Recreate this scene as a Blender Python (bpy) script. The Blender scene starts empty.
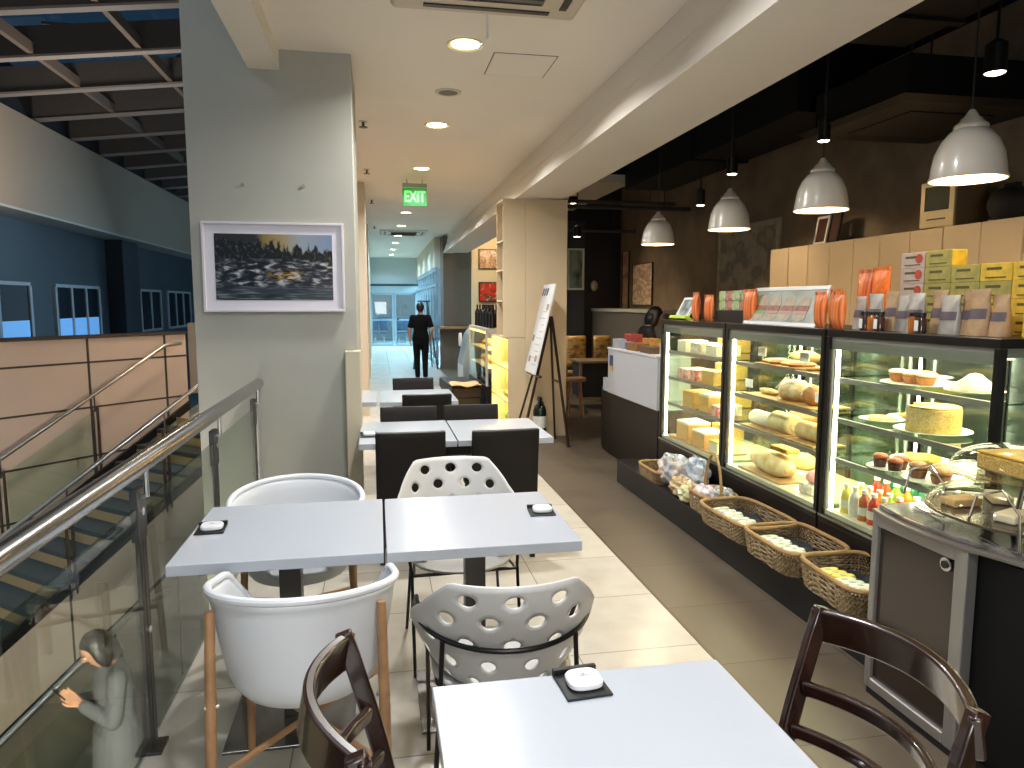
import bpy, bmesh, math, random
from math import sin, cos, pi, radians as R
from mathutils import Vector as V, Matrix, Euler
from mathutils.geometry import delaunay_2d_cdt
random.seed(7)
S = bpy.context.scene
COL = S.collection

# ------------------------------------------------------------------ camera
cam = bpy.data.cameras.new('camera'); co = bpy.data.objects.new('camera', cam); COL.objects.link(co)
cam.sensor_width = 36; cam.sensor_fit = 'HORIZONTAL'; cam.lens = 36*715/1024
cam.clip_start = .02; cam.clip_end = 200
co.location = (0, 0, 1.6); co.rotation_euler = (R(90-6.463), 0, R(-10.626))
S.camera = co
# ------------------------------------------------------------------ colour management, world
S.view_settings.view_transform = 'Standard'; S.view_settings.look = 'None'
S.view_settings.exposure = 0.42; S.view_settings.gamma = 1; S.view_settings.use_curve_mapping = False
S.cycles.max_bounces = 8; S.cycles.transparent_max_bounces = 24; S.cycles.diffuse_bounces = 4
S.cycles.glossy_bounces = 4; S.cycles.caustics_reflective = False; S.cycles.caustics_refractive = False
S.cycles.sample_clamp_indirect = 4; S.cycles.use_denoising = True
w = bpy.data.worlds.new('dusk'); S.world = w; w.use_nodes = True
nt = w.node_tree; bg = nt.nodes['Background']
tc = nt.nodes.new('ShaderNodeTexCoord'); sp = nt.nodes.new('ShaderNodeSeparateXYZ'); cr = nt.nodes.new('ShaderNodeValToRGB')
nt.links.new(tc.outputs['Generated'], sp.inputs[0]); nt.links.new(sp.outputs['Z'], cr.inputs[0]); nt.links.new(cr.outputs[0], bg.inputs[0])
cr.color_ramp.elements[0].position = 0.0; cr.color_ramp.elements[0].color = (.13, .21, .28, 1)
cr.color_ramp.elements[1].position = .6; cr.color_ramp.elements[1].color = (.07, .105, .14, 1)
bg.inputs[1].default_value = 1.0

def light(name, kind, loc, power, color, rot=(0, 0, 0), size=.1, size_y=None, spread=None, spot=None, blend=.5, radius=.03):
    l = bpy.data.lights.new(name, kind); l.energy = power; l.color = color
    if kind == 'AREA':
        l.size = size
        l.shape = 'DISK'
        if size_y: l.shape = 'RECTANGLE'; l.size_y = size_y
        if spread: l.spread = R(spread)
    else: l.shadow_soft_size = radius
    if kind == 'SPOT': l.spot_size = R(spot or 80); l.spot_blend = blend
    o = bpy.data.objects.new(name, l); o.location = loc; o.rotation_euler = rot; COL.objects.link(o); return o

WARM = (1, .70, .40); NEUT = (1, .90, .78); COOL = (.72, .87, 1)
# large lights: daylight of the glazed far end and skylight, then added stair well fills
light('far_glass_daylight', 'AREA', (.7, 28.8, 3.25), 1000, (.45, .74, 1), rot=(R(-50), 0, 0), size=2.5, size_y=1.0)
light('side_glass_daylight', 'AREA', (2.7, 22.7, 3.5), 1200, (.45, .74, 1), rot=(0, R(50), 0), size=1.0, size_y=8)
light('skylight', 'AREA', (-6.5, 4, 6.9), 170, (.86, .92, 1), size=7, size_y=10)
light('stair_panel_fill', 'AREA', (-1.3, 2.4, -.62), 190, (1, .90, .78), rot=(R(35), R(40), 0), size=.5)  # added fill under the slab, brightens the stair's side panel
light('landing_warm_fill', 'AREA', (-2.2, 10.2, 2.9), 30, (1, .74, .50), rot=(0, R(-30), 0), size=.5)  # added warm fill behind the pillar, stands in for the amber glow
light('atrium_fill', 'AREA', (-5.5, 18, 3.2), 150, (1, .93, .85), rot=(0, R(150), 0), size=2.5)  # added upward fill for the fascia and roof, no real fitting
light('atrium_fill', 'AREA', (-5.5, 8, 3.6), 110, (1, .95, .90), rot=(0, R(160), 0), size=2.0)  # second added fill, lifts the nearer part of the atrium
light('lower_stair_fill', 'AREA', (-5.2, 3.5, -.6), 130, (1, .78, .55), size=1.2)  # added fill that brightens the lower stairs, no real fitting

# ------------------------------------------------------------------ helpers
def C(h):
    h = h.lstrip('#'); r = []
    for i in (0, 2, 4):
        c = int(h[i:i+2], 16)/255
        r.append(c/12.92 if c <= .04045 else ((c+.055)/1.055)**2.4)
    return tuple(r)+(1,)
MATS = {}
def mat(name, col='#ffffff', rough=.5, metal=0, noise=0, nscale=8, bump=0, bscale=60, emit=0, ecol=None, coat=0, alpha=1, spec=.5, sheen=0, col2=None):
    if name in MATS: return MATS[name]
    m = bpy.data.materials.new(name); m.use_nodes = True; n = m.node_tree; b = n.nodes['Principled BSDF']
    c = C(col); b.inputs['Base Color'].default_value = c; b.inputs['Roughness'].default_value = rough
    b.inputs['Metallic'].default_value = metal; b.inputs['Coat Weight'].default_value = coat; b.inputs['Coat Roughness'].default_value = .08
    b.inputs['Specular IOR Level'].default_value = spec; b.inputs['Sheen Weight'].default_value = sheen
    t = n.nodes.new('ShaderNodeTexCoord')
    if noise:
        x = n.nodes.new('ShaderNodeTexNoise'); x.inputs['Scale'].default_value = nscale; x.inputs['Detail'].default_value = 5
        n.links.new(t.outputs['Object'], x.inputs['Vector'])
        k = n.nodes.new('ShaderNodeMix'); k.data_type = 'RGBA'
        c2 = C(col2) if col2 else tuple(v*(1-noise) for v in c[:3])+(1,)
        k.inputs['A'].default_value = c; k.inputs['B'].default_value = c2
        mr = n.nodes.new('ShaderNodeMapRange'); mr.inputs['From Min'].default_value = .35; mr.inputs['From Max'].default_value = .65
        n.links.new(x.outputs['Fac'], mr.inputs['Value']); n.links.new(mr.outputs[0], k.inputs['Factor'])
        n.links.new(k.outputs['Result'], b.inputs['Base Color'])
    if bump:
        y = n.nodes.new('ShaderNodeTexNoise'); y.inputs['Scale'].default_value = bscale; n.links.new(t.outputs['Object'], y.inputs['Vector'])
        bn = n.nodes.new('ShaderNodeBump'); bn.inputs['Strength'].default_value = bump; bn.inputs['Distance'].default_value = .01
        n.links.new(y.outputs['Fac'], bn.inputs['Height']); n.links.new(bn.outputs[0], b.inputs['Normal'])
    if emit:
        b.inputs['Emission Color'].default_value = C(ecol or col); b.inputs['Emission Strength'].default_value = emit
    MATS[name] = m; return m
def glassmat(name, tint='#f4fbf8', refl=1.0, rough=.02):
    if name in MATS: return MATS[name]
    m = bpy.data.materials.new(name); m.use_nodes = True; n = m.node_tree
    for x in list(n.nodes):
        if x.type != 'OUTPUT_MATERIAL': n.nodes.remove(x)
    out = [x for x in n.nodes][0]
    tr = n.nodes.new('ShaderNodeBsdfTransparent'); tr.inputs[0].default_value = C(tint)
    g = n.nodes.new('ShaderNodeBsdfGlossy'); g.inputs['Roughness'].default_value = rough
    lw = n.nodes.new('ShaderNodeLayerWeight'); lw.inputs['Blend'].default_value = .5
    pw5 = n.nodes.new('ShaderNodeMath'); pw5.operation = 'POWER'; pw5.inputs[1].default_value = 5; n.links.new(lw.outputs['Facing'], pw5.inputs[0])
    fr = n.nodes.new('ShaderNodeMath'); fr.operation = 'MULTIPLY_ADD'; fr.inputs[1].default_value = .92; fr.inputs[2].default_value = .045; n.links.new(pw5.outputs[0], fr.inputs[0])
    mu = n.nodes.new('ShaderNodeMath'); mu.operation = 'MULTIPLY'; mu.inputs[1].default_value = refl; mu.use_clamp = True
    mx = n.nodes.new('ShaderNodeMixShader')
    n.links.new(fr.outputs[0], mu.inputs[0]); n.links.new(mu.outputs[0], mx.inputs[0]); n.links.new(tr.outputs[0], mx.inputs[1]); n.links.new(g.outputs[0], mx.inputs[2])
    n.links.new(mx.outputs[0], out.inputs['Surface']); MATS[name] = m; return m
def tilemat(name, c1, c2, grout, size, rough=.3, off=(0, 0), var=.5, gap=.006, bump=.15, blotch=.12):
    m = bpy.data.materials.new(name); m.use_nodes = True; n = m.node_tree; b = n.nodes['Principled BSDF']
    t = n.nodes.new('ShaderNodeTexCoord'); mp = n.nodes.new('ShaderNodeMapping'); mp.inputs['Location'].default_value = (off[0], off[1], 0)
    br = n.nodes.new('ShaderNodeTexBrick'); br.offset = 0; br.inputs['Scale'].default_value = 1
    br.inputs['Brick Width'].default_value = size[0]; br.inputs['Row Height'].default_value = size[1]; br.inputs['Mortar Size'].default_value = gap/2
    br.inputs['Color1'].default_value = C(c1); br.inputs['Color2'].default_value = C(c2); br.inputs['Mortar'].default_value = C(grout); br.inputs['Mortar Smooth'].default_value = .1
    n.links.new(t.outputs['Object'], mp.inputs[0]); n.links.new(mp.outputs[0], br.inputs[0])
    x = n.nodes.new('ShaderNodeTexNoise'); x.inputs['Scale'].default_value = 5; x.inputs['Detail'].default_value = 6; n.links.new(t.outputs['Object'], x.inputs['Vector'])
    k = n.nodes.new('ShaderNodeMix'); k.data_type = 'RGBA'; k.blend_type = 'MULTIPLY'; k.inputs['Factor'].default_value = blotch*3
    n.links.new(br.outputs['Color'], k.inputs['A']); n.links.new(x.outputs['Fac'], k.inputs['B'])
    mr = n.nodes.new('ShaderNodeMapRange'); mr.inputs['To Min'].default_value = rough*.8; mr.inputs['To Max'].default_value = rough*1.3
    n.links.new(x.outputs['Fac'], mr.inputs['Value']); n.links.new(mr.outputs[0], b.inputs['Roughness'])
    n.links.new(k.outputs['Result'], b.inputs['Base Color'])
    bn = n.nodes.new('ShaderNodeBump'); bn.inputs['Strength'].default_value = bump; bn.inputs['Distance'].default_value = .004; bn.invert = True
    n.links.new(br.outputs['Fac'], bn.inputs['Height']); n.links.new(bn.outputs[0], b.inputs['Normal'])
    MATS[name] = m; return m

class MB:
    def __init__(s): s.v = []; s.f = []; s.mi = []; s.cur = 0
    def _add(s, vs, fs):
        k = len(s.v); s.v += [tuple(x) for x in vs]; s.f += [tuple(i+k for i in f) for f in fs]; s.mi += [s.cur]*len(fs); return s
    def box(s, x0, x1, y0, y1, z0, z1, M=None):
        vs = [V((x, y, z)) for z in (z0, z1) for y in (y0, y1) for x in (x0, x1)]
        if M is not None: vs = [M @ v for v in vs]
        return s._add(vs, [(0, 2, 3, 1), (4, 5, 7, 6), (0, 1, 5, 4), (2, 6, 7, 3), (0, 4, 6, 2), (1, 3, 7, 5)])
    def bar(s, p0, p1, a, b, up=(0, 0, 1)):      # box of section a (sideways) x b (along up) between two points
        p0 = V(p0); p1 = V(p1); d = (p1-p0).normalized(); u = V(up)
        if abs(d.dot(u)) > .99: u = V((0, 1, 0))
        x = d.cross(u).normalized(); u = x.cross(d).normalized()
        vs = [p + x*sx*a/2 + u*su*b/2 for p in (p0, p1) for su in (-1, 1) for sx in (-1, 1)]
        return s._add(vs, [(0, 2, 3, 1), (4, 5, 7, 6), (0, 1, 5, 4), (2, 6, 7, 3), (0, 4, 6, 2), (1, 3, 7, 5)])
    def cyl(s, p0, p1, r0, r1=None, n=16):
        r1 = r0 if r1 is None else r1; p0 = V(p0); p1 = V(p1); d = (p1-p0).normalized()
        u = d.orthogonal().normalized(); w = d.cross(u)
        vs = [p + (u*cos(2*pi*i/n)+w*sin(2*pi*i/n))*r for p, r in ((p0, r0), (p1, r1)) for i in range(n)]
        fs = [(i, (i+1) % n, n+(i+1) % n, n+i) for i in range(n)]+[tuple(range(n-1, -1, -1)), tuple(range(n, 2*n))]
        return s._add(vs, fs)
    def tube(s, pts, r, n=8, closed=False, rz=None):
        pts = [V(p) for p in pts]; N = len(pts); rs = r if isinstance(r, (list, tuple)) else [r]*N; vs = []; u = None
        for i, p in enumerate(pts):
            a = pts[(i-1) % N] if closed or i > 0 else p; b = pts[(i+1) % N] if closed or i < N-1 else p
            d = (b-a).normalized()
            if u is None: u = d.orthogonal().normalized() if rz is None else V(rz)
            u = (u-d*u.dot(d)).normalized(); w = d.cross(u)
            vs += [p+(u*cos(2*pi*j/n)+w*sin(2*pi*j/n))*rs[i] for j in range(n)]
        fs = [(i*n+j, i*n+(j+1) % n, ((i+1) % N)*n+(j+1) % n, ((i+1) % N)*n+j) for i in range(N if closed else N-1) for j in range(n)]
        if not closed: fs += [tuple(range(n-1, -1, -1)), tuple((N-1)*n+j for j in range(n))]
        return s._add(vs, fs)
    def ribbon(s, pts, a, b, up=(0, 0, 1), closed=False):   # rectangular section a x b swept along points
        pts = [V(p) for p in pts]; N = len(pts); vs = []; A = a if isinstance(a, (list, tuple)) else [a]*N; B = b if isinstance(b, (list, tuple)) else [b]*N
        for i, p in enumerate(pts):
            p0 = pts[(i-1) % N] if closed or i > 0 else p; p1 = pts[(i+1) % N] if closed or i < N-1 else p
            d = (p1-p0).normalized(); x = d.cross(V(up)).normalized(); u = x.cross(d).normalized()
            vs += [p+x*sx*A[i]/2+u*su*B[i]/2 for sx, su in ((-1, -1), (1, -1), (1, 1), (-1, 1))]
        fs = [(i*4+j, i*4+(j+1) % 4, ((i+1) % N)*4+(j+1) % 4, ((i+1) % N)*4+j) for i in range(N if closed else N-1) for j in range(4)]
        if not closed: fs += [(3, 2, 1, 0), tuple((N-1)*4+j for j in range(4))]
        return s._add(vs, fs)
    def lathe(s, prof, c=(0, 0, 0), n=32, sx=1, sy=1):
        vs = []; fs = []; m = len(prof)
        for i in range(n):
            a = 2*pi*i/n
            vs += [(c[0]+r*cos(a)*sx, c[1]+r*sin(a)*sy, c[2]+z) for r, z in prof]
        for i in range(n):
            j = (i+1) % n
            fs += [(i*m+k, j*m+k, j*m+k+1, i*m+k+1) for k in range(m-1)]
        if prof[0][0] > 1e-4: fs.append(tuple(i*m for i in range(n-1, -1, -1)))
        if prof[-1][0] > 1e-4: fs.append(tuple(i*m+m-1 for i in range(n)))
        return s._add(vs, fs)
    def latheopen(s, prof, c=(0, 0, 0), n=32, sx=1, sy=1):
        vs = []; fs = []; m = len(prof)
        for i in range(n):
            a = 2*pi*i/n; vs += [(c[0]+r*cos(a)*sx, c[1]+r*sin(a)*sy, c[2]+z) for r, z in prof]
        for i in range(n):
            j = (i+1) % n; fs += [(i*m+k, j*m+k, j*m+k+1, i*m+k+1) for k in range(m-1)]
        return s._add(vs, fs)
    def prism(s, poly, fn):       # poly of 2D points; fn(p,k) gives 3D for k = 0, 1
        n = len(poly); vs = [fn(p, k) for k in (0, 1) for p in poly]
        return s._add(vs, [(i, (i+1) % n, n+(i+1) % n, n+i) for i in range(n)]+[tuple(range(n-1, -1, -1)), tuple(range(n, 2*n))])
    def ball(s, c, rx, ry=None, rz=None, n=16, m=10, lump=0, M=None):
        ry = ry or rx; rz = rz or rx; vs = []; fs = []
        sd = random.random()*9
        for i in range(1, m):
            t = pi*i/m
            for j in range(n):
                a = 2*pi*j/n; k = 1+lump*sin(3*a+sd+2*t)*sin(t)
                q = V((rx*sin(t)*cos(a)*k, ry*sin(t)*sin(a)*k, rz*cos(t)*k))
                if M is not None: q = M @ q
                vs.append(V(c)+q)
        for i in range(m-2):
            for j in range(n): fs.append((i*n+j, (i+1)*n+j, (i+1)*n+(j+1) % n, i*n+(j+1) % n))
        k = len(vs); e = V((0, 0, rz)); e = M @ e if M is not None else e; vs += [V(c)+e, V(c)-e]
        fs += [(k, j, (j+1) % n) for j in range(n)]+[(k+1, (m-2)*n+(j+1) % n, (m-2)*n+j) for j in range(n)]
        return s._add(vs, fs)
    def loft(s, rings, n=24, p=2.0):   # rings: (cx,cy,cz,rx,ry), superellipse exponent
        vs = []
        for cx, cy, cz, rx, ry in rings:
            for i in range(n):
                a = 2*pi*i/n; c_, s_ = cos(a), sin(a)
                vs.append((cx+rx*math.copysign(abs(c_)**(2/p), c_), cy+ry*math.copysign(abs(s_)**(2/p), s_), cz))
        N = len(rings)
        fs = [(i*n+j, i*n+(j+1) % n, (i+1)*n+(j+1) % n, (i+1)*n+j) for i in range(N-1) for j in range(n)]
        fs += [tuple(range(n-1, -1, -1)), tuple((N-1)*n+j for j in range(n))]
        return s._add(vs, fs)
    def grid(s, fn, nu, nv, closeu=False):
        vs = [fn(i/(nu-(0 if closeu else 1)), j/(nv-1)) for i in range(nu) for j in range(nv)]
        fs = [(i*nv+j, ((i+1) % nu)*nv+j, ((i+1) % nu)*nv+j+1, i*nv+j+1) for i in range(nu if closeu else nu-1) for j in range(nv-1)]
        return s._add(vs, fs)
    def build(s, name, m, parent=None, smooth=False, bevel=0, solid=0, subsurf=0, remesh=0, seg=2, offset=-1, ang=35):
        me = bpy.data.meshes.new(name); me.from_pydata(s.v, [], s.f)
        ms = m if isinstance(m, (list, tuple)) else [m]
        for x in ms: me.materials.append(x)
        if len(ms) > 1: me.polygons.foreach_set('material_index', s.mi)
        bm = bmesh.new(); bm.from_mesh(me); bmesh.ops.recalc_face_normals(bm, faces=bm.faces); bm.to_mesh(me); bm.free()
        o = bpy.data.objects.new(name, me); COL.objects.link(o)
        if parent: o.parent = parent
        if solid: k = o.modifiers.new('s', 'SOLIDIFY'); k.thickness = solid; k.offset = offset
        if remesh:
            k = o.modifiers.new('r', 'REMESH'); k.mode = 'VOXEL'; k.voxel_size = remesh; k.use_smooth_shade = True
            k = o.modifiers.new('sm', 'SMOOTH'); k.factor = .5; k.iterations = 4
        if bevel: k = o.modifiers.new('b', 'BEVEL'); k.width = bevel; k.segments = seg; k.limit_method = 'ANGLE'; k.angle_limit = R(35); k.harden_normals = False
        if subsurf: k = o.modifiers.new('u', 'SUBSURF'); k.levels = k.render_levels = subsurf
        if smooth:
            me.polygons.foreach_set('use_smooth', [True]*len(me.polygons))
            if not (subsurf or remesh):
                es = bmesh.new(); es.from_mesh(me)
                for e in es.edges:
                    if len(e.link_faces) == 2 and e.calc_face_angle(0) > R(ang): e.smooth = False
                es.to_mesh(me); es.free()
        return o
def tag(o, label, cat, group=None):
    o['label'] = label; o['category'] = cat
    if group: o['group'] = group
    return o
def thing(name, label, cat, loc=(0, 0, 0), rz=0, group=None):
    o = bpy.data.objects.new(name, None); COL.objects.link(o); o.location = loc; o.rotation_euler = (0, 0, rz); o.empty_display_size = .1
    return tag(o, label, cat, group)
def struct(o): o['kind'] = 'structure'; return o
def stuff(o): o['kind'] = 'stuff'; return o
def kids(o): return [c for c in COL.objects if c.parent == o]
KID = {}
def tree(o):
    if o.name not in KID: KID[o.name] = [tree(c) for c in kids(o)]
    return (o, KID[o.name])
def dup(o, loc, rz=None, label=None, group=None):
    def rec(t, par):
        c = t[0].copy(); COL.objects.link(c)
        if par: c.parent = par
        for k in t[1]: rec(k, c)
        return c
    r = rec(tree(o), None); r.location = loc
    if rz is not None: r.rotation_euler = (r.rotation_euler[0], r.rotation_euler[1], rz)
    if label: r['label'] = label
    if group: r['group'] = group
    return r
def rot(axis, a): return Matrix.Rotation(a, 3, axis)

# ------------------------------------------------------------------ shared materials
cream = mat('cream_paint', '#cfc2ad', .6, noise=.04, nscale=2)
ceilm = mat('ceiling_paint', '#ece2d4', .7, noise=.03, nscale=1.2)
beamm = mat('beam_paint', '#e2dace', .65, noise=.03, nscale=1.2)
pillm = mat('pillar_paint', '#a3a196', .55, noise=.06, nscale=2.5)
hallt = tilemat('hall_tile', '#c9c1b4', '#c1b9ab', '#8b857a', (.6, .6), .22, off=(.33, 0), blotch=.10)
aist = tilemat('aisle_tile', '#675b4b', '#5f5344', '#372f27', (.6, .6), .38, off=(.33, .2), blotch=.14)
lowt = tilemat('lower_tile', '#8b8272', '#80786a', '#4e4940', (.6, .6), .3)
whitet = mat('white_laminate', '#abb0b7', .2, coat=.2)
steel = mat('brushed_steel', '#a9a9a6', .28, 1, noise=.15, nscale=40)
dsteel = mat('dark_steel', '#5c5955', .4, .9, noise=.15, nscale=20)
chrome = mat('chrome', '#d8d8d8', .12, 1)
alum = mat('aluminium', '#9d9a95', .42, .8)
blackm = mat('black_metal', '#0c0b0b', .35, .3)
blackp = mat('black_plastic', '#0d0d0e', .4)
espresso = mat('espresso_laminate', '#130d0b', .45, noise=.25, nscale=30, spec=.3)
bframe = mat('case_frame_black', '#14110f', .3, .4)
clear = glassmat('clear_glass', '#f3faf6', .9)
railglass = glassmat('rail_glass', '#e9efe9', .9)
acryl = glassmat('acrylic', '#f2f0ea', 1.0, .04)
wood = mat('beech_wood', '#a57c55', .45, noise=.3, nscale=14)
dwood = mat('dark_wood_varnish', '#2b1710', .22, noise=.45, nscale=9, coat=.6)
pleath = mat('dark_leather', '#130e0c', .5, spec=.3, bump=.12, bscale=180)
shell = mat('white_shell', '#d0d2d4', .38)
dotsh = mat('grey_shell', '#bfbdb8', .35)
concrete = mat('brown_plaster', '#7f6c55', .75, noise=.28, nscale=3, bump=.1, bscale=14)
bluew = mat('slate_blue_wall', '#434f57', .5, noise=.2, nscale=.4)
blackc = mat('black_ceiling', '#060606', .9, spec=.1)

# ================================================================== SETTING
def sbox(name, x0, x1, y0, y1, z0, z1, m, bevel=0):
    return struct(MB().box(x0, x1, y0, y1, z0, z1).build(name, m, bevel=bevel))
sbox('floor', -.86, 1.47, -2.5, 8.0, -.35, 0, hallt)
sbox('floor_hall', -1.6, 1.47, 8.0, 27.2, -.35, 0, hallt)
sbox('floor_aisle', 1.47, 6, -2.5, 14, -.35, 0, aist)
sbox('trim_1', 1.462, 1.478, -2.5, 18, .0, .003, mat('brass_trim', '#5b4e3c', .4, .5))
sbox('floor_landing', -2.6, -1.6, 9.9, 14, -.35, 0, lowt)
sbox('floor_lower', -14, 4, -6, 40, -4.6, -4.5, lowt)
sbox('wall_slab', -.858, -.85, -2.5, 5.1, -.6, -.0, mat('slab_edge', '#8f8a7e', .6))
# hall ceiling, bulkheads
sbox('ceiling', -.6, 1.72, -2.5, 27.2, 3.25, 3.35, ceilm)
sbox('beam_left', -.795, -.6, -2.5, 5.1, 3.12, 8.6, beamm)
sbox('beam_left_far', -.795, -.6, 6.2, 27.2, 2.95, 8.6, beamm)
prof = [(1.72, 3.25), (1.69, 3.04), (1.675, 3.02), (1.60, 2.80), (1.845, 2.80), (1.85, 2.812), (2.2, 2.816), (2.2, 3.7), (1.72, 3.7)]
struct(MB().prism(prof, lambda p, k: (p[0], (-2.5, 27.2)[k], p[1])).build('beam_right', beamm))
# pillars by the stair well
sbox('pillar_left', -1.2, -.14, 5.1, 6.1, -4.5, 8.6, pillm, .004)
for i, y in enumerate((10.3, 15.6, 20.8)):
    sbox('pillar_left_far_%s' % 'abc'[i], -1.2, -.14-.02*i, y, y+.9, 0, 3.25, cream)
sbox('wall_left', -1.3, -1.2, 20.8, 27.2, 0, 3.3, cream)
sbox('wall_left_end', -.6, -.25, 26, 27.2, 0, 3.3, cream)
sbox('trim_2', -.222, -.118, 4.98, 5.1, 0, 1.275, mat('guard_paint', '#b7ad93', .5), .006)
# cafe shell
sbox('ceiling_cafe', 2.2, 6, -2.5, 14, 3.75, 3.85, blackc)
sbox('wall_right', 4.55, 4.7, -2.5, 13.2, 0, 3.75, concrete)
sbox('wall_cafe_end', 2.3, 4.6, 13.1, 13.25, 0, 3.75, mat('dark_brown_panel', '#1a0f0b', .45, noise=.2, nscale=4))
sbox('wall_back', -.86, 6, -2.6, -2.5, 0, 3.75, cream)
sbox('wall_cafe_panel', 3.44, 3.8, 12.95, 13.1, 0, 3.1, mat('grey_panel', '#2f3136', .5))
sbox('wall_cafe_cream', 3.12, 3.44, 12.9, 13.1, 0, 2.9, mat('cream_panel', '#d0b98c', .6))
sbox('wall_cafe_low', 4.0, 4.55, 9.6, 13.1, 0, 1.45, mat('grey_dado', '#5b564c', .6))
sbox('trim_3', 3.98, 4.55, 9.6, 13.1, 1.45, 1.50, mat('dado_cap', '#a9a598', .5))
# hall right: brown column, cream back wall, glass wall
sbox('pillar_brown', 1.60, 2.42, 17.6, 18.4, 0, 3.2, mat('taupe', '#5f544a', .6, noise=.05))
sbox('wall_cream', 2.2, 3.6, 16.8, 16.95, 0, 3.4, mat('cream_wall', '#dcc9a2', .6))
sbox('ceiling_shop', 2.2, 3.6, 9.9, 17, 3.3, 3.4, cream)
sbox('floor_shop', 1.47, 6, 14, 27.2, -.35, 0, aist)
fr = mat('blue_grey_frame', '#8fa4b0', .4, .3)
def windowwall(name, x, y0, y1, n, z1):
    o = struct(MB().box(x-.03, x+.03, y0, y1, 0, .12).box(x-.03, x+.03, y0, y1, z1-.1, z1).box(x-.025, x+.025, y0, y1, 2.02, 2.1).build(name, fr))
    m = MB()
    for i in range(n+1):
        y = y0+(y1-y0)*i/n; m.box(x-.03, x+.03, y-.035, y+.035, .12, z1-.1)
    m.build('mullion', fr, o)
    MB().box(x-.005, x+.005, y0, y1, .12, z1-.1).build('pane', clear, o)
windowwall('window_1', 1.5, 18.4, 27, 8, 2.5)
sbox('wall_over_glass', 1.45, 1.6, 18.4, 27.2, 2.5, 3.3, cream)
# far end: lintel and glass doors
sbox('wall_end', -1.3, 1.6, 27, 27.2, 2.28, 3.3, mat('pale_blue_wall', '#c5ced0', .6))
sbox('trim_4', -1.3, 1.6, 26.95, 27.0, 2.22, 2.30, mat('dark_frame', '#3c464c', .4, .4))
sbox('trim_5', -1.3, 1.6, 26.96, 27.0, 1.98, 2.22, mat('transom', '#9fb3bb', .5))
for i, (a, b) in enumerate(((-.25, .62), (.62, 1.48))):
    d = struct(MB().box(a+.01, a+.08, 26.96, 27.03, 0, 1.98).box(b-.08, b-.01, 26.96, 27.03, 0, 1.98).box(a+.08, b-.08, 26.96, 27.03, 0, .12).box(a+.08, b-.08, 26.96, 27.03, 1.9, 1.98).box(a+.08, b-.08, 26.97, 27.02, .95, .99).build('door_%d' % (i+1), fr))
    MB().box(a+.08, b-.08, 26.99, 27.0, .12, 1.9).build('pane', clear, d)
    if i: MB().cyl((a+.13, 26.9, 1.0), (a+.13, 26.96, 1.0), .035).build('door_handle', blackm, d)
sbox('floor_outside', -4, 6, 27.2, 34, -.35, 0, mat('pale_floor', '#8fa3ad', .4))
sbox('wall_outside', -4, 6, 33, 33.1, 0, 1.0, mat('outside_dado', '#8d9ba4', .6))
# atrium
pank = mat('atrium_panel', '#b9a596', .45, noise=.06, nscale=1)
sbox('wall_atrium_blue', -13, -10, -4, 50, -4.5, 4.1, bluew)
sbox('wall_atrium_fascia', -9.3, -9.0, -4, 50, 4.03, 6.5, mat('fascia', '#a08d77', .6, noise=.05, nscale=.5))
sbox('wall_atrium_upper', -9.6, -9.25, -4, 50, 6.4, 7.8, mat('upper_dark', '#1c1a19', .6))
sbox('trim_6', -10, -8.98, -4, 50, 3.97, 4.03, mat('fascia_lip', '#b9b4aa', .5))
sbox('wall_atrium_column', -10, -9.4, 29.6, 31.4, -4.5, 3.97, mat('navy_column', '#16232c', .5))
sbox('wall_atrium_end', -10, -1.3, 46, 46.3, -4.5, 8, bluew)
wf = mat('white_window_frame', '#aeb6ba', .5); lit = mat('lit_window', '#7fb0e0', .4, emit=.5, ecol='#5f9fe0')
darkpane = mat('dark_window_pane', '#13212c', .1)
k = 0
for (y0, y1, nn) in ((19.6, 23.3, 2), (25.0, 28.6, 3), (33.3, 36.2, 2), (37.4, 41.6, 3)):
    k += 1
    m = MB(); h0, h1 = .35, 2.2
    m.box(-10, -9.93, y0, y1, h0, h0+.1).box(-10, -9.93, y0, y1, h1-.1, h1)
    for i in range(nn+1):
        y = y0+(y1-y0)*i/nn; m.box(-10, -9.93, y-.07, y+.07, h0+.1, h1-.1)
    o = struct(m.build('window_%d' % (k+1), wf)); 
    MB().box(-9.99, -9.97, y0, y1, h0+.1, h1-.1).build('pane', darkpane, o)
    MB().box(-9.97, -9.96, y0+.2, y1-.15, h0+.1, h0+.75).build('lit_pane', lit if k < 3 else darkpane, o)
# roof beams and skylight glass
rb = mat('roof_beam_brown', '#4b4541', .55, noise=.1); rl = mat('roof_beam_flange', '#8a8078', .5)
for i in range(13):
    y = 8.0+2.42*i
    z = lambda x: 7.0+(x+6)*.115
    m = MB(); m.box(0, 1, 0, 1, 0, 1); m.v = [(x, y+(.04 if yy else -.04), z(x)+(.62 if zz else 0)) for zz in (0, 1) for yy in (0, 1) for x in (-9.2, -.8)]
    m2 = MB(); m2.box(0, 1, 0, 1, 0, 1); m2.v = [(x, y+(.12 if yy else -.12), z(x)-(0 if zz else .05)) for zz in (0, 1) for yy in (0, 1) for x in (-9.2, -.8)]
    o = struct(m.build('roof_beam', rb)); m2.build('flange', rl, o)
for x in (-7.15, -5.0):
    zz = 7.0+(x+6)*.115
    struct(MB().box(x-.06, x+.06, 6, 40, zz+.02, zz+.26).build('roof_purlin', mat('purlin_brown', '#6b5d50', .55)))
m = MB(); m.box(0, 1, 0, 1, 0, 1); m.v = [(x, y, 7.72+(x+6)*.115+dz) for dz in (0, .02) for y in (6, 40) for x in (-9.2, -.8)]
struct(m.build('roof_skylight', glassmat('skylight_glass', '#8fa6b4', .5)))
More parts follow.
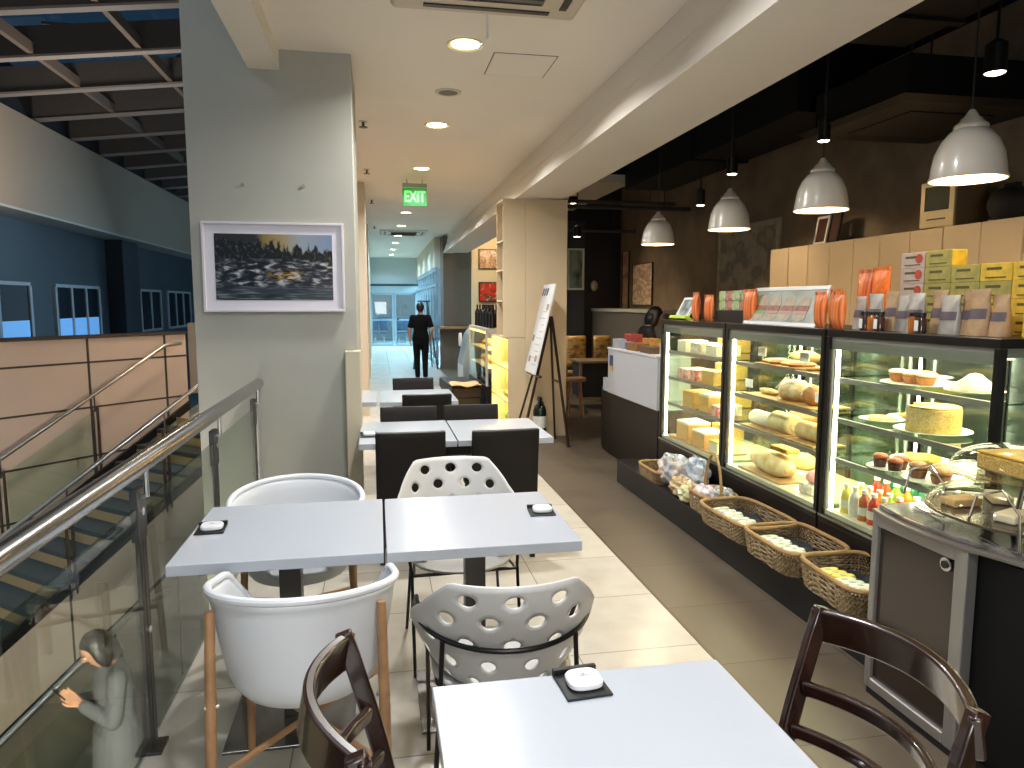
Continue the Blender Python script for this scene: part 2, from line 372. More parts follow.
for (x, y) in ((-7.9, 21.2), (-6.1, 18.5), (-4.0, 21), (-3.2, 16.3), (-6, 26), (-7.6, 31)):
    M_ = MB().box(x-.9, x+.5, y-.7, y+.7, 7.60+(x+6)*.115, 7.65+(x+6)*.115)
    struct(M_.build('roof_panel', mat('roof_opaque_panel', '#56585c', .5)))

# ================================================================== STAIR WELL
AZ = R(40); U = V((sin(AZ), cos(AZ), 0)); W = V((cos(AZ), -sin(AZ), 0)); SL = .555
def SP(s, w, z=0, base=(-3.12, 7.62, -1.25)):     # s metres up the run, w metres towards the camera side, z above the nosing line
    return V(base)+U*s+W*w+V((0, 0, SL*s+z))
tread = mat('tread_stone', '#3a3938', .8, noise=.2, nscale=10); riserm = mat('riser_amber', '#a88a62', .5)
ssteel = mat('stringer_dark', '#17181a', .4, .4)
def flight(label, base, s0, s1, wid, panelm):
    t = thing('staircase', label, 'staircase', (0, 0, 0))
    n = int((s1-s0)/.3)
    for i in range(n):
        s = s0+.3*i; z = SL*s; b = V(base)
        def q(ss, ww, zz): return b+U*ss+W*ww+V((0, 0, zz))
        m = MB(); m._add([q(ss, ww, zz) for zz in (z-.035, z+.01) for ss in (s-.03, s+.29) for ww in (-wid, -.02)], [(0, 2, 3, 1), (4, 5, 7, 6), (0, 1, 5, 4), (2, 6, 7, 3), (0, 4, 6, 2), (1, 3, 7, 5)]); m.build('step', tread, t)
        m = MB(); m._add([q(ss, ww, zz) for zz in (z-.035, z+.12) for ss in (s+.27, s+.285) for ww in (-wid, -.02)], [(0, 2, 3, 1), (4, 5, 7, 6), (0, 1, 5, 4), (2, 6, 7, 3), (0, 4, 6, 2), (1, 3, 7, 5)]); m.build('riser', riserm, t)
    for w0 in (-.02, -wid-.04):
        m = MB(); m._add([SP(s, w, z, base) for s in (s0, s1) for w in (w0, w0+.04) for z in (-.07, .045)], [(0, 1, 3, 2), (4, 6, 7, 5), (0, 4, 5, 1), (2, 3, 7, 6), (0, 2, 6, 4), (1, 5, 7, 3)]); m.build('stringer', ssteel, t)
    for w0 in (.0, ):
        m = MB(); m._add([SP(s, w, z, base) for s in (s0, s1) for w in (w0-.03, w0+.025) for z in (-.78, -.07)], [(0, 1, 3, 2), (4, 6, 7, 5), (0, 4, 5, 1), (2, 3, 7, 6), (0, 2, 6, 4), (1, 5, 7, 3)])
        p = m.build('side_panel', panelm, t)
        m = MB(); m._add([SP(s, w, z, base) for s in (s0, s1) for w in (w0-.035, w0+.03) for z in (-.83, -.78)], [(0, 1, 3, 2), (4, 6, 7, 5), (0, 4, 5, 1), (2, 3, 7, 6), (0, 2, 6, 4), (1, 5, 7, 3)]); m.build('edge_strip', ssteel, p)
        m = MB()
        for s in [s0+1.35*i for i in range(int((s1-s0)/1.35))]: m._add([SP(ss, w, z, base) for ss in (s, s+.02) for w in (.026, .03) for z in (-.78, -.07)], [(0, 1, 3, 2), (4, 6, 7, 5), (0, 4, 5, 1), (2, 3, 7, 6), (0, 2, 6, 4), (1, 5, 7, 3)])
        m.build('panel_joint', ssteel, p)
    # slab under the flight
    m = MB(); m._add([SP(s, w, z, base) for s in (s0, s1) for w in (-wid, -.03) for z in (-.78, -.45)], [(0, 1, 3, 2), (4, 6, 7, 5), (0, 4, 5, 1), (2, 3, 7, 6), (0, 2, 6, 4), (1, 5, 7, 3)]); m.build('soffit', panelm, t)
    return t
def stair_rail(label, base, w, s0, s1, ph, H_=1.0, railm=steel, r=.024):
    t = thing('stair_railing', label, 'railing', (0, 0, 0), group=None)
    MB().tube([SP(s0, w, H_, base), SP(s1, w, H_, base), SP(s1, w, H_, base)+U*.25+V((0, 0, .02))], r, 12).build('handrail', railm, t, smooth=True)
    s = s0+ph; L = []
    while s < s1: L.append(s); s += 1.1
    for s in L:
        m = MB()
        for d in (-.03, .03): m.bar(SP(s+d, w, -.12, base), SP(s+d, w, .05, base)+V((0, 0, .78-SL*0)), .045, .012, up=U)
        m.bar(SP(s, w, .78, base), SP(s, w, H_, base), .014, .014)
        m.build('post', dsteel, t)
    for a, b in zip(L[:-1], L[1:]):
        m = MB(); m._add([SP(s, w+d, z, base) for s in (a+.06, b-.06) for d in (-.005, .005) for z in (.08, .80)], [(0, 1, 3, 2), (4, 6, 7, 5), (0, 4, 5, 1), (2, 3, 7, 6), (0, 2, 6, 4), (1, 5, 7, 3)]); m.build('glass_panel', clear, t)
    return t
UB = (-3.12, 7.62, -1.25)
flight('upper stair flight with dark stone treads climbing to the landing', UB, -5.4, 2.6, 1.5, pank)
stair_rail('steel handrail with glass on the open side of the upper stair flight', UB, .02, -5.2, 2.5, .85)
stair_rail('steel handrail with glass beside the beige panelled wall, farther from the camera', UB, -1.56, -5.2, 2.3, 1.0)
LB = (-1.32, 4.32, -2.08)
flight('lower stair flight seen through the glass balustrade, woman standing on it', LB, -3.3, .6, 1.3, pank)
stair_rail('steel handrail behind the woman on the lower stair flight', LB, -1.25, -3.3, .7, .5)
stair_rail('steel handrail in front of the woman on the lower stair flight', LB, .0, -3.3, .7, .7, railm=mat('steel_warm_glow', '#b98f60', .3, 1))  # golden reflection of warm light is put into this rail's colour
# panelled wall beside the stair, with joints
def wp(s, z, d=0): p = V(UB)+U*s+W*(-1.74+d); return (p.x, p.y, z)
m = MB(); m._add([wp(s, z, d) for s in (-6, 2.75) for d in (-.12, 0) for z in (-4.5, 1.16)], [(0, 1, 3, 2), (4, 6, 7, 5), (0, 4, 5, 1), (2, 3, 7, 6), (0, 2, 6, 4), (1, 5, 7, 3)]); pw = struct(m.build('wall_panelled', pank))
m = MB()
for z in (.86, .29, -.33, -.95, -1.57): m._add([wp(s, zz, d) for s in (-6, 2.75) for d in (0, .004) for zz in (z-.012, z+.012)], [(0, 1, 3, 2), (4, 6, 7, 5), (0, 4, 5, 1), (2, 3, 7, 6), (0, 2, 6, 4), (1, 5, 7, 3)])
for s in (-5.1, -3.2, -1.3, .0, 1.36, 2.42): m._add([wp(ss, zz, d) for ss in (s-.015, s+.015) for d in (0, .004) for zz in (-4.5, 1.16)], [(0, 1, 3, 2), (4, 6, 7, 5), (0, 4, 5, 1), (2, 3, 7, 6), (0, 2, 6, 4), (1, 5, 7, 3)])
m.build('panel_joints', mat('joint_dark', '#2f2823', .6), pw)
m = MB(); m._add([wp(s, zz, d) for s in (-6, 2.75) for d in (-.16, .03) for zz in (1.16, 1.20)], [(0, 1, 3, 2), (4, 6, 7, 5), (0, 4, 5, 1), (2, 3, 7, 6), (0, 2, 6, 4), (1, 5, 7, 3)]); m.build('coping', mat('joint_dark'), pw)
sbox('wall_landing', -3.3, -1.21, 13.5, 13.6, 0, 1.25, mat('landing_white', '#c8b8a0', .5))

# ------------------------------------------------------------------ glass balustrade along the seating
t = thing('glass_balustrade', 'glass balustrade with thick round steel top rail beside the white tables', 'railing', (-.8, 0, 0))
m = MB().tube([(0, -1.6, 1.06), (0, 5.045, 1.06)], .034, 24).lathe([(0, -.002), (.034, -.002), (.034, .004)], (0, 0, 0), 8)
m = MB().tube([(0, -1.6, 1.06), (0, 5.045, 1.06)], .034, 24)
m.build('top_rail', mat('rail_steel', '#b0b0ae', .22, 1, noise=.12, nscale=30), t, smooth=True)
PY = [.2, 1.4, 2.62, 3.80, 4.99]
for y in PY:
    p = MB()
    for d in (-.022, .022): p.box(-.006+d*0-.03, -.006-.03+.014, y+d-.018, y+d+.018, 0, .80)
    p.box(-.044, -.018, y-.045, y+.045, .78, .96)
    p.build('post', dsteel, t, bevel=.002)
    q = MB().cyl((0, y, .93), (0, y, 1.03), .009, n=10).bar((-.03, y, .93), (0, y, .935), .02, .012); q.build('rail_bracket', steel, t)
    for z in (.88, .45): MB().cyl((-.05, y, z), (-.014, y, z), .014, n=12).build('glass_clamp', chrome, t)
    MB().box(-.075, .012, y-.05, y+.05, 0.0, .012).build('foot_plate', dsteel, t, bevel=.002)
PZ = [-1.6]+PY
for a, b in zip(PZ[:-1], PZ[1:]): MB().box(-.034, -.022, a+.03, b-.03, .04, .90).build('glass_panel', railglass, t)

# ================================================================== CEILING FITTINGS
def disc(o, n): pass
dl_em = mat('lamp_disc', '#ffffff', .4, emit=14, ecol='#fff4e2')
dlt = thing('downlight', 'round recessed ceiling downlight nearest the camera', 'ceiling light', (.59, 4.77, 3.25), group='downlights in the corridor ceiling')
MB().latheopen([(.085, -.001), (.115, -.012), (.118, 0)], n=28).build('trim_ring', mat('ring_cream', '#e8dba8', .4), dlt, smooth=True)
MB().lathe([(0, -.006), (.086, -.006), (.086, -.002)], n=28).build('lamp_disc', dl_em, dlt)
ys = [4.77, 6.9, 9.1, 11.4, 13.5, 15.8, 18.1, 20.3, 22.7, 25.2]
ordn = ['', 'second', 'third', 'fourth, just before the exit sign', 'fifth, just behind the exit sign', 'sixth', 'seventh', 'eighth', 'ninth', 'farthest']
for i, y in enumerate(ys):
    if i: dup(dlt, (.59-.008*i, y, 3.25), label='round recessed downlight, %s in the row from the camera' % ordn[i])
    light('downlight_light', 'AREA', (.59-.008*i, y, 3.235), (42 if i < 4 else 30) if i < 5 else 48, (1, 1, .98) if i < 5 else (.45, .76, 1), size=.16, spread=150)
light('rear_ceiling_fill', 'AREA', (-.0, -2.3, 1.3), 60, (.92, .96, 1), rot=(R(118), 0, 0), size=1.4, size_y=1.6)  # added fill behind the camera, tilted up to brighten the ceiling
for y, pw_ in ((2.6, 34), (.4, 40), (-1.4, 30)): light('downlight_light', 'AREA', (.5, y, 3.235), pw_, (.96, .97, 1), size=.16, spread=160)
def grille(name, label, x, y, wx, wy, z=3.25):
    t = thing(name, label, 'air conditioner', (x, y, z))
    MB().prism([(-wx/2, -wy/2), (wx/2, -wy/2), (wx/2, wy/2), (-wx/2, wy/2)], lambda p, k: (p[0]*(1-.05*k), p[1]*(1-.05*k), -.035*k)).build('panel', mat('ac_cream', '#c9bba6', .45), t, bevel=.012)
    m = MB()
    for s in (-1, 1):
        m.box(-wx*.33, wx*.33, s*wy*.39-.02, s*wy*.39+.02, -.042, -.034); m.box(s*wx*.39-.02, s*wx*.39+.02, -wy*.33, wy*.33, -.042, -.034)
    m.build('air_slot', blackp, t)
    MB().box(-wx*.27, wx*.27, -wy*.27, wy*.27, -.05, -.034).build('intake_grille', mat('grille_grey', '#6b645a', .6, bump=.5, bscale=200), t)
    m = MB()
    for k in range(9): m.box(-wx*.26, wx*.26, -wy*.25+k*wy*.0625-.004, -wy*.25+k*wy*.0625+.004, -.056, -.05)
    m.build('slats', mat('grille_dark', '#3d3833', .6), t)
    return t
grille('ceiling_cassette', 'square ceiling air conditioner cut by the top of the view', .63, 3.72, 1.06, 1.0)
grille('ceiling_cassette', 'ceiling air conditioner panel far down the corridor', .64, 17.2, 1.1, 1.1)
t = thing('ceiling_speaker', 'round grey ceiling speaker between the first two downlights', 'speaker', (.584, 5.84, 3.25))
MB().lathe([(0, -.008), (.075, -.008), (.078, -.004)], n=24).build('grille', mat('speaker_grey', '#6f675c', .7), t)
MB().latheopen([(.076, -.008), (.1, -.008), (.105, 0)], n=24).build('rim', mat('ac_cream'), t)
t = dup(t, (.55, 12.4, 3.25), label='round grey ceiling speaker beyond the exit sign')
ht = thing('access_hatch', 'square access hatch in the ceiling beside the nearest downlight', 'hatch', (1.016, 5.119, 3.25))
MB().box(-.212, .212, -.226, .226, -.004, 0).build('hatch_door', ceilm, ht)
MB().box(-.22, .22, -.234, -.227, -.002, 0).box(-.22, .22, .227, .234, -.002, 0).box(-.22, -.213, -.227, .227, -.002, 0).box(.213, .22, -.227, .227, -.002, 0).build('gap_line', mat('hatch_line', '#6b5f52', .7), ht)
tag(MB().tube([(.655, 4.25, 3.25), (.657, 4.27, 3.12), (.64, 4.5, 3.14), (.635, 4.70, 3.238)], .006).build('loose_cable', mat('cable_white', '#dedcd6', .5)), 'loose white cable hanging beside the nearest ceiling downlight', 'cable')
for i, (x, y) in enumerate(((-.09, 6.9), (-.09, 9.3), (-.05, 12.0), (-.02, 16.0))):
    t = thing('sprinkler_head', 'ceiling sprinkler beside the left pillars, %s in the row' % ['nearest', 'second', 'third', 'farthest'][i], 'sprinkler', (x, y, 3.25), group='sprinklers')
    MB().cyl((0, 0, 0), (0, 0, -.05), .012, n=8).cyl((0, 0, -.05), (0, 0, -.055), .04, n=10).build('body', mat('bronze', '#5a4a38', .4, .8), t)
    MB().lathe([(0, -.006), (.04, -.006), (.042, 0)], n=12).build('flange', mat('ac_cream'), t)
# exit sign
t = thing('exit_sign', 'green lit exit sign hanging from the corridor ceiling', 'exit sign', (.52, 9.75, 3.22))
MB().box(-.16, .16, -.012, .012, -.345, -.11).build('green_panel', mat('exit_green', '#14602a', .3, emit=.28, ecol='#1fae35'), t, bevel=.003)
MB().box(-.16, .16, -.03, .03, -.10, -.055).cyl((-.1, 0, -.055), (-.1, 0, 0), .006).cyl((.1, 0, -.055), (.1, 0, 0), .006).build('housing', mat('sign_housing', '#7c8c6c', .5), t)
def text(s, size, loc, rot_, m, parent, name='lettering', ext=.002, w=None):
    c = bpy.data.curves.new(name, 'FONT'); c.body = s; c.size = size; c.extrude = ext; c.align_x = 'CENTER'; c.align_y = 'CENTER'; c.materials.append(m); c.offset = size*.015
    o = bpy.data.objects.new(name, c); COL.objects.link(o); o.location = loc; o.rotation_euler = rot_; o.parent = parent
    if w: o.scale = (w, 1, 1)
    bpy.context.view_layer.update(); me = bpy.data.meshes.new_from_object(o.evaluated_get(bpy.context.evaluated_depsgraph_get()))
    n_ = bpy.data.objects.new(name, me); COL.objects.link(n_); n_.parent = parent; n_.location = loc; n_.rotation_euler = rot_; n_.scale = o.scale
    if not me.materials: me.materials.append(m)
    bpy.data.objects.remove(o); n_.name = name; return n_
text('EXIT', .20, (0, -.016, -.23), (R(90), 0, 0), mat('exit_letters', '#6dff70', .4, emit=.9, ecol='#4dff5e'), t, w=.68)

# ================================================================== PENDANTS AND SPOTS OVER THE COUNTER
pt = thing('pendant_lamp', 'white bell pendant lamp nearest the camera, above the tea boxes', 'pendant lamp', (2.7, 2.95, 2.165), group='white pendant lamps over the counter')
enam = mat('enamel_white', '#c4bcae', .28, coat=.5)
pr = [(.160, 0), (.163, .004), (.156, .02), (.152, .06), (.141, .12), (.118, .175), (.090, .212), (.070, .228), (.072, .236), (.07, .246), (.050, .262), (.044, .275), (.030, .285), (.022, .30), (.012, .315)]
MB().latheopen(pr, n=40).build('lamp_shade', enam, pt, smooth=True, ang=60)
MB().latheopen([(r-.006, z+.001) for r, z in pr[:-2]], n=40).build('shade_lining', mat('lamp_lining', '#f3e3b8', .6, emit=.9, ecol='#ffdf9a'), pt, smooth=True, ang=60)
MB().ball((0, 0, .10), .035, n=16, m=10).build('bulb', mat('bulb_warm', '#fff0cc', .4, emit=18, ecol='#ffd890'), pt)
MB().tube([(0, 0, .31), (0, 0, 1.585)], .004, 8).build('cord', blackp, pt)
pl = ['', 'white bell pendant lamp second from the camera, above the glass cases', 'white bell pendant lamp third from the camera, in front of the framed board', 'white bell pendant lamp farthest away, above the cashier']
for i, y in enumerate((2.95, 4.07, 5.25, 6.69)):
    if i: dup(pt, (2.7, y, 2.165), label=pl[i])
    light('pendant_light', 'POINT', (2.7, y, 2.20), 15, (1, .78, .48), radius=.06)
sl = ['black cylinder spotlight on a long rod behind the second pendant', 'black cylinder spotlight high above the third pendant', 'black cylinder spotlight on a thin rod left of the third pendant', 'black cylinder spotlight at the upper right corner, nearest of them', 'black cylinder spotlight on a rod above the far doorway', 'round lit spotlight highest above the far doorway']
for i, (x, y, z, r, tilt) in enumerate(((3.3, 4.98, 2.80, .045, 0), (3.3, 6.39, 2.80, .05, 0), (3.3, 7.05, 2.6, .045, 0), (3.3, 3.47, 2.83, .055, .25), (3.1, 11, 2.63, .06, 0), (3.14, 11.4, 3.2, .07, 0))):
    t = thing('spotlight', sl[i], 'spotlight', (x, y, z), group='black cylinder spotlights')
    MB().latheopen([(r, 0), (r, .15), (r*.5, .17), (.008, .18)], n=20).build('housing', blackm, t, smooth=True)
    MB().lathe([(0, -.006), (r*.7, -.004), (r*.9, .004), (0, .006)], n=20).build('lens', mat('spot_lens', '#fff6e0', .4, emit=12, ecol='#fff0cf'), t)
    MB().cyl((0, 0, .17), (0, 0, 3.75-z), .008, n=8).build('rod', blackm, t)
    light('spot_light', 'SPOT', (x, y, z-.005), 55 if i < 4 else 60, (1, .80, .52), rot=(0, R(-32 if i < 4 else -22), 0), spot=95, radius=.04)

# ================================================================== SEATING
def table(w_, d_, label, x, y, plate=.46, copyof=None):
    t = thing('cafe_table', label, 'table', (x, y, 0))
    MB().box(-w_/2, w_/2, -d_/2, d_/2, .712, .75).build('tabletop', whitet, t, bevel=.003)
    MB().box(-.04, .04, -.04, .04, .012, .70).build('pedestal', mat('pedestal_grey', '#4a4845', .35, .6), t, bevel=.003)
    MB().box(-.17, .17, -.17, .17, .70, .712).build('top_bracket', blackm, t)
    MB().box(-plate/2, plate/2, -plate/2, plate/2, 0, .012).build('base_plate', mat('plate_steel', '#8d8984', .2, .9), t, bevel=.002)
    return t
table(.70, .69, 'square white table beside the glass balustrade, pager near its left edge', -.345, 2.755)
table(.695, .69, 'square white table joined to the one by the balustrade, between the two perforated chairs', .362, 2.75)
table(.68, .70, 'white table nearest the camera with dark wooden chairs on both sides', .443, 1.165)
table(.60, .80, 'white table beside the pillar with a black chair on the camera side', .172, 4.76, .31)
table(.61, .78, 'white table joined to the one beside the pillar, on the aisle side', .785, 4.755, .31)
table(.62, .86, 'white table in the row behind, partly hidden by the pillar', -.33, 6.66, .31)
table(.68, .86, 'white table in the far row between two single black chairs', .345, 6.63, .31)
def pager(x, y, label, rz=0, lab2=''):
    tag(MB().box(-.052, .052, -.058, .058, .0, .006).box(-.052, .052, .045, .058, .006, .018).build('coaster_tray', blackp, None, bevel=.002), 'black square tray under the pager on the '+label, 'tray')
    o = COL.objects[-1]; o.location = (x, y, .7505); o.rotation_euler = (0, 0, rz)
    t = thing('pager_disc', 'white rounded pager on the black tray on the '+label, 'pager', (x+.004, y-.002, .757), rz)
    MB().loft([(0, 0, 0, .036, .033), (0, 0, .004, .040, .037), (0, 0, .013, .040, .037), (0, 0, .018, .036, .033)], 32, 3.2).build('body', mat('pager_white', '#d9dadb', .25), t, smooth=True)
    MB().box(-.010, .010, -.0015, .0015, .0182, .0186).box(-.003, .003, .004, .009, .0182, .0186).build('printed_mark', mat('print_grey', '#77797c', .5), t)
pager(-.632, 2.78, 'table beside the balustrade', R(3))
pager(.642, 2.775, 'table between the perforated chairs', R(-4))
pager(.432, 1.458, 'table nearest the camera', R(4))
pager(-.07, 4.62, 'table beside the pillar', R(2))

# ---- black upholstered chairs (face +Y)
def black_chair(label, x, y, rz):
    t = thing('dining_chair', label, 'chair', (x, y, 0), rz)
    def back(u, v): return None
    MB().grid(lambda u, v: ((u-.5)*.42, -.205-.045*v**1.3-.012*math.cos((u-.5)*pi), .40+.43*v), 13, 11).build('backrest', pleath, t, smooth=True, solid=.036, bevel=.006)
    MB().box(-.205, .205, -.19, .22, .405, .465).build('seat', pleath, t, bevel=.015, seg=3)
    for sx in (-1, 1):
        for sy in (-1, 1): MB().bar((sx*.18, sy*.18, 0), (sx*.18, sy*.18, .41), .032, .032).build('leg', mat('black_wood', '#120e0d', .4), t, bevel=.003)
    return t
bc = black_chair('black upholstered chair with its back to the camera, next to the pillar', .182, 4.50, 0)
bc['group'] = 'black upholstered chairs'
def bdup(label, x, y, rz): return dup(bc, (x, y, 0), rz, label)
bdup('black upholstered chair with its back to the camera, on the aisle side', .752, 4.47, R(1))
bdup('black upholstered chair facing the camera, far side of the table beside the pillar', .215, 5.10, pi)
bdup('black upholstered chair facing the camera, far side of the aisle-side table', .69, 5.12, pi+R(1))
bdup('single black chair with its back to the camera at the farthest row', .40, 6.28, 0)
bdup('single black chair facing the camera at the farthest row', .35, 7.17, pi)
# dark bag / seat pad heap beyond: low bench
t = thing('padded_bench', 'low dark padded bench with a pale throw beyond the far table', 'bench', (1.20, 10.7, 0), R(2))
MB().box(-.22, .22, -.75, .75, .26, .42).build('seat', pleath, t, bevel=.03, seg=3)
MB().box(-.2, .2, -.7, .7, .0, .26).build('base', blackm, t)
tag(MB().grid(lambda u, v: (1.0+.42*u, 9.86+.5*v, .445+.015*sin(u*9)*cos(v*7)), 12, 12).build('throw_blanket', mat('beige_cloth', '#b09670', .9), None, smooth=True, solid=.012, offset=1), 'crumpled pale cloth on the near end of the dark bench', 'cloth')

# ---- white tub armchairs (face +Y); rim high at the back, slightly lower at the arms
def tub_chair(label, x, y, rz, group=None):
    t = thing('tub_armchair', label, 'armchair', (x, y, 0), rz, group)
    def rim(a): # a measured from the back (-Y); +-pi is the front
        k = abs(a)/pi
        return .775-.05*min(1, k/.55)**2 if k < .62 else .725-.255*min(1, (k-.62)/.22)**1.0
    def prof(a, v):
        zt = rim(a); k = abs(a)/pi
        z = .425+(zt-.425)*v
        f = (z-.425)/.35
        r = .185+.075*min(1, max(0, f))**.55
        cx = 1.06; cy = 1.0+ (.02 if k < .5 else .05)
        bl = .012*(v > .97)
        return ((r+bl)*sin(a)*cx, -(r+bl)*cos(a)*cy, z)
    m = MB(); NU, NV = 64, 14
    m.grid(lambda u, v: prof(-pi+2*pi*u, v), NU, NV, closeu=True)
    b = len(m.v); m.v.append((0, 0, .405))
    m.f += [(b, i*NV, ((i+1) % NU)*NV) for i in range(NU)]; m.mi += [0]*NU
    m.build('shell', shell, t, smooth=True, solid=.012, ang=80, subsurf=0)
    pts = [prof(-pi+2*pi*i/96, 1) for i in range(96)]
    MB().tube([(x_*1.0, y_, z_) for x_, y_, z_ in pts], .013, 10, closed=True).build('rim', shell, t, smooth=True)
    MB().loft([(0, .01, .415, .17, .17), (0, .01, .445, .19, .19), (0, .01, .468, .185, .185), (0, .01, .474, .15, .15)], 40, 2.2).build('seat_pad', shell, t, smooth=True)
    for sx in (-1, 1):
        MB().tube([(sx*.255, -.225, 0), (sx*.248, -.195, .40), (sx*.243, -.175, .72)], [.013, .017, .014], 14).build('leg', wood, t, smooth=True)
        MB().tube([(sx*.235, .24, 0), (sx*.225, .225, .30), (sx*.215, .205, .50)], [.012, .016, .014], 14).build('leg', wood, t, smooth=True)
    for sx in (-1, 1): MB().tube([(sx*.251, -.21, .22), (-sx*.0, .01, .27), (-sx*.22, .225, .30)], .011, 10).build('stretcher', wood, t, smooth=True)
    for sx in (-1, 1): MB().cyl((sx*.225, -.19, .44), (sx*.262, -.20, .44), .007, n=10).build('bolt', steel, t)
    return t
tub_chair('white tub armchair on beech legs with its back to the camera', -.243, 2.26, R(-2), 'white tub armchairs')
tc2 = [o for o in COL.objects if o.name == 'tub_armchair'][0]
dup(tc2, (-.365, 3.21, 0), pi+R(6), label='white tub armchair facing the camera, behind the table by the balustrade')

# ---- perforated shell chairs on black wire frames (face +Y)
def perforated_shell():
    A = 1.95                         # half angle in radians; 2D domain (u = angle*.24, v = height)
    def top(u):
        k = abs(u)/(A*.245)
        if k < .30: return .42
        if k < .36: return .42-.02*((k-.30)/.06)**2
        if k < .58: return .40-.105*(k-.36)/.22
        return .295-.215*((k-.58)/.42)**1.2
    ow = A*.245; out = []
    n = 60
    out += [(-ow+2*ow*i/n, top(-ow+2*ow*i/n)) for i in range(n+1)]
    out += [(ow-2*ow*i/40, 0) for i in range(41)]
    holes = []
    for j, (v, us) in enumerate(((.365, (-.11, 0, .11)), (.29, (-.17, -.057, .057, .17)), (.205, (-.24, -.12, 0, .12, .24)), (.12, (-.32, -.19, -.065, .065, .19, .32)), (.048, (-.25, -.125, 0, .125, .25)))):
        for u in us: holes.append((u, v, .022 if v > .05 else .018))
    verts = [V(p) for p in out]; edges = [(i, (i+1) % len(out)) for i in range(len(out))]
    for (hu, hv, hr) in holes:
        k = len(verts); verts += [V((hu+hr*cos(2*pi*i/20), hv+hr*sin(2*pi*i/20))) for i in range(20)]
        edges += [(k+i, k+(i+1) % 20) for i in range(20)]
    for i in range(1, 84):
        for j in range(1, 36):
            u = -ow+2*ow*i/84; v = .42*j/36
            if v < top(u)-.012 and all((u-h[0])**2+(v-h[1])**2 > (h[2]+.008)**2 for h in holes): verts.append(V((u, v)))
    r = delaunay_2d_cdt(verts, edges, [], 0, 1e-5)
    vs, fs = r[0], r[2]
    def inside(p):
        if p[1] < 0 or p[1] > top(p[0]) or abs(p[0]) > ow: return False
        return all((p[0]-h[0])**2+(p[1]-h[1])**2 > (h[2]*.985)**2 for h in holes)
    F = [f for f in fs if inside((vs[f[0]]+vs[f[1]]+vs[f[2]])/3)]
    def mp(p):
        a = p[0]/.245; v = p[1]
        rr = .145+.115*min(1, (v/.20))**.6+.028*max(0, (v-.2))/.2
        fl = 1+.10*max(0, abs(a)-1.1)
        return (rr*sin(a)*fl*1.06, -rr*cos(a)*1.0-(.05*max(0, v-.18))/.24, .435+v*.95)
    m = MB(); m._add([mp(p) for p in vs], F); return m
PS = perforated_shell()
def perf_chair(label, x, y, rz, group=None):
    t = thing('perforated_chair', label, 'chair', (x, y, 0), rz, group)
    PS.build('backrest', dotsh, t, smooth=True, solid=.007, offset=0, ang=50)
    m = MB(); NU = 40
    def seat(u, v):
        a = 2*pi*u; rr = .215*v
        return (rr*sin(a)*1.04, -rr*cos(a)*.98+.035*v*(1 if cos(a) < 0 else 0), .432+.02*v**3-.0*v)
    m.grid(lambda u, v: seat(u, max(v, .02)), NU, 10, closeu=True)
    m.f.append(tuple(i*10 for i in range(NU))); m.mi.append(0)
    m.build('seat', dotsh, t, smooth=True, solid=.008)
    hoop = []
    for i in range(37):
        a = -1.75+3.5*i/36
        hoop.append((.268*sin(a)*1.03, -.283*cos(a)-.004, .655-.03*cos(a)))
    MB().tube(hoop, .008, 10).build('back_hoop', blackm, t, smooth=True)
    for sx in (-1, 1):
        MB().tube([(sx*.235, -.235, 0), (sx*.205, -.205, .44), (sx*.196, -.212, .632)], .0075, 10).build('leg', blackm, t, smooth=True)
        MB().tube([(sx*.235, .245, 0), (sx*.235, .15, .43), (sx*.271, .05, .662)], .0075, 10).build('leg', blackm, t, smooth=True)
    MB().tube([(-.2, -.2, .42), (.2, -.2, .42), (.225, .16, .42), (-.225, .16, .42)], .008, 8, closed=True).build('seat_frame', blackm, t, smooth=True)
    return t
pc = perf_chair('grey perforated shell chair on black wire legs with its back to the camera', .372, 2.17, R(-3), 'perforated shell chairs')
dup(pc, (.355, 3.19, 0), pi+R(2), label='grey perforated shell chair facing the camera across the white table')

# ---- dark bent-wood ladder-back chairs (face +X when rz = 0; back at x = 0)
def wood_chair(label, x, y, rz, group=None):
    t = thing('ladder_back_chair', label, 'chair', (x, y, 0), rz, group)
    H2 = .225
    def post(z): return -.0 - .10*max(0, (z-.45)/.42)**1.25 if z > .45 else -.0-.05*(.45-z)/.45
    for sy in (-1, 1):
        pts = [(post(z), sy*H2, z) for z in [0, .15, .3, .45, .52, .60, .68, .76, .82, .872]]
        MB().ribbon(pts, [.026]*10, [.036, .038, .04, .042, .042, .042, .041, .04, .04, .038], up=(1, 0, 0)).build('back_post', dwood, t, smooth=True, bevel=.005)
    for j, (z, h) in enumerate(((.825, .085), (.68, .038), (.575, .034))):
        pts = []; n = 18
        for i in range(n+1):
            s = -1+2*i/n
            pts.append((post(z)-.092*(1-s*s)+.0, s*(H2-.012 if j else H2+.016), z+(.012*(1-s*s) if j == 0 else 0)))
        MB().ribbon(pts, .024 if j == 0 else .02, h, up=(.18, 0, 1)).build('top_rail' if j == 0 else 'back_slat', dwood, t, smooth=True, bevel=.006)
    MB().prism([(-.005, -.215), (-.005, .215), (.20, .225), (.40, .23), (.425, .20), (.43, 0), (.425, -.20), (.40, -.23), (.20, -.225)], lambda p, k: (p[0], p[1], .43+.03*k)).build('seat', dwood, t, bevel=.01, seg=3)
    for sy in (-1, 1):
        MB().ribbon([(.40, sy*.205, 0), (.385, sy*.20, .43)], .034, .034, up=(1, 0, 0)).build('leg', dwood, t, bevel=.004)
        MB().bar((-.02, sy*.21, .20), (.39, sy*.20, .20), .02, .03).build('stretcher', dwood, t, bevel=.003)
    MB().box(.35, .378, -.19, .19, .385, .43).build('apron', dwood, t)
    return t
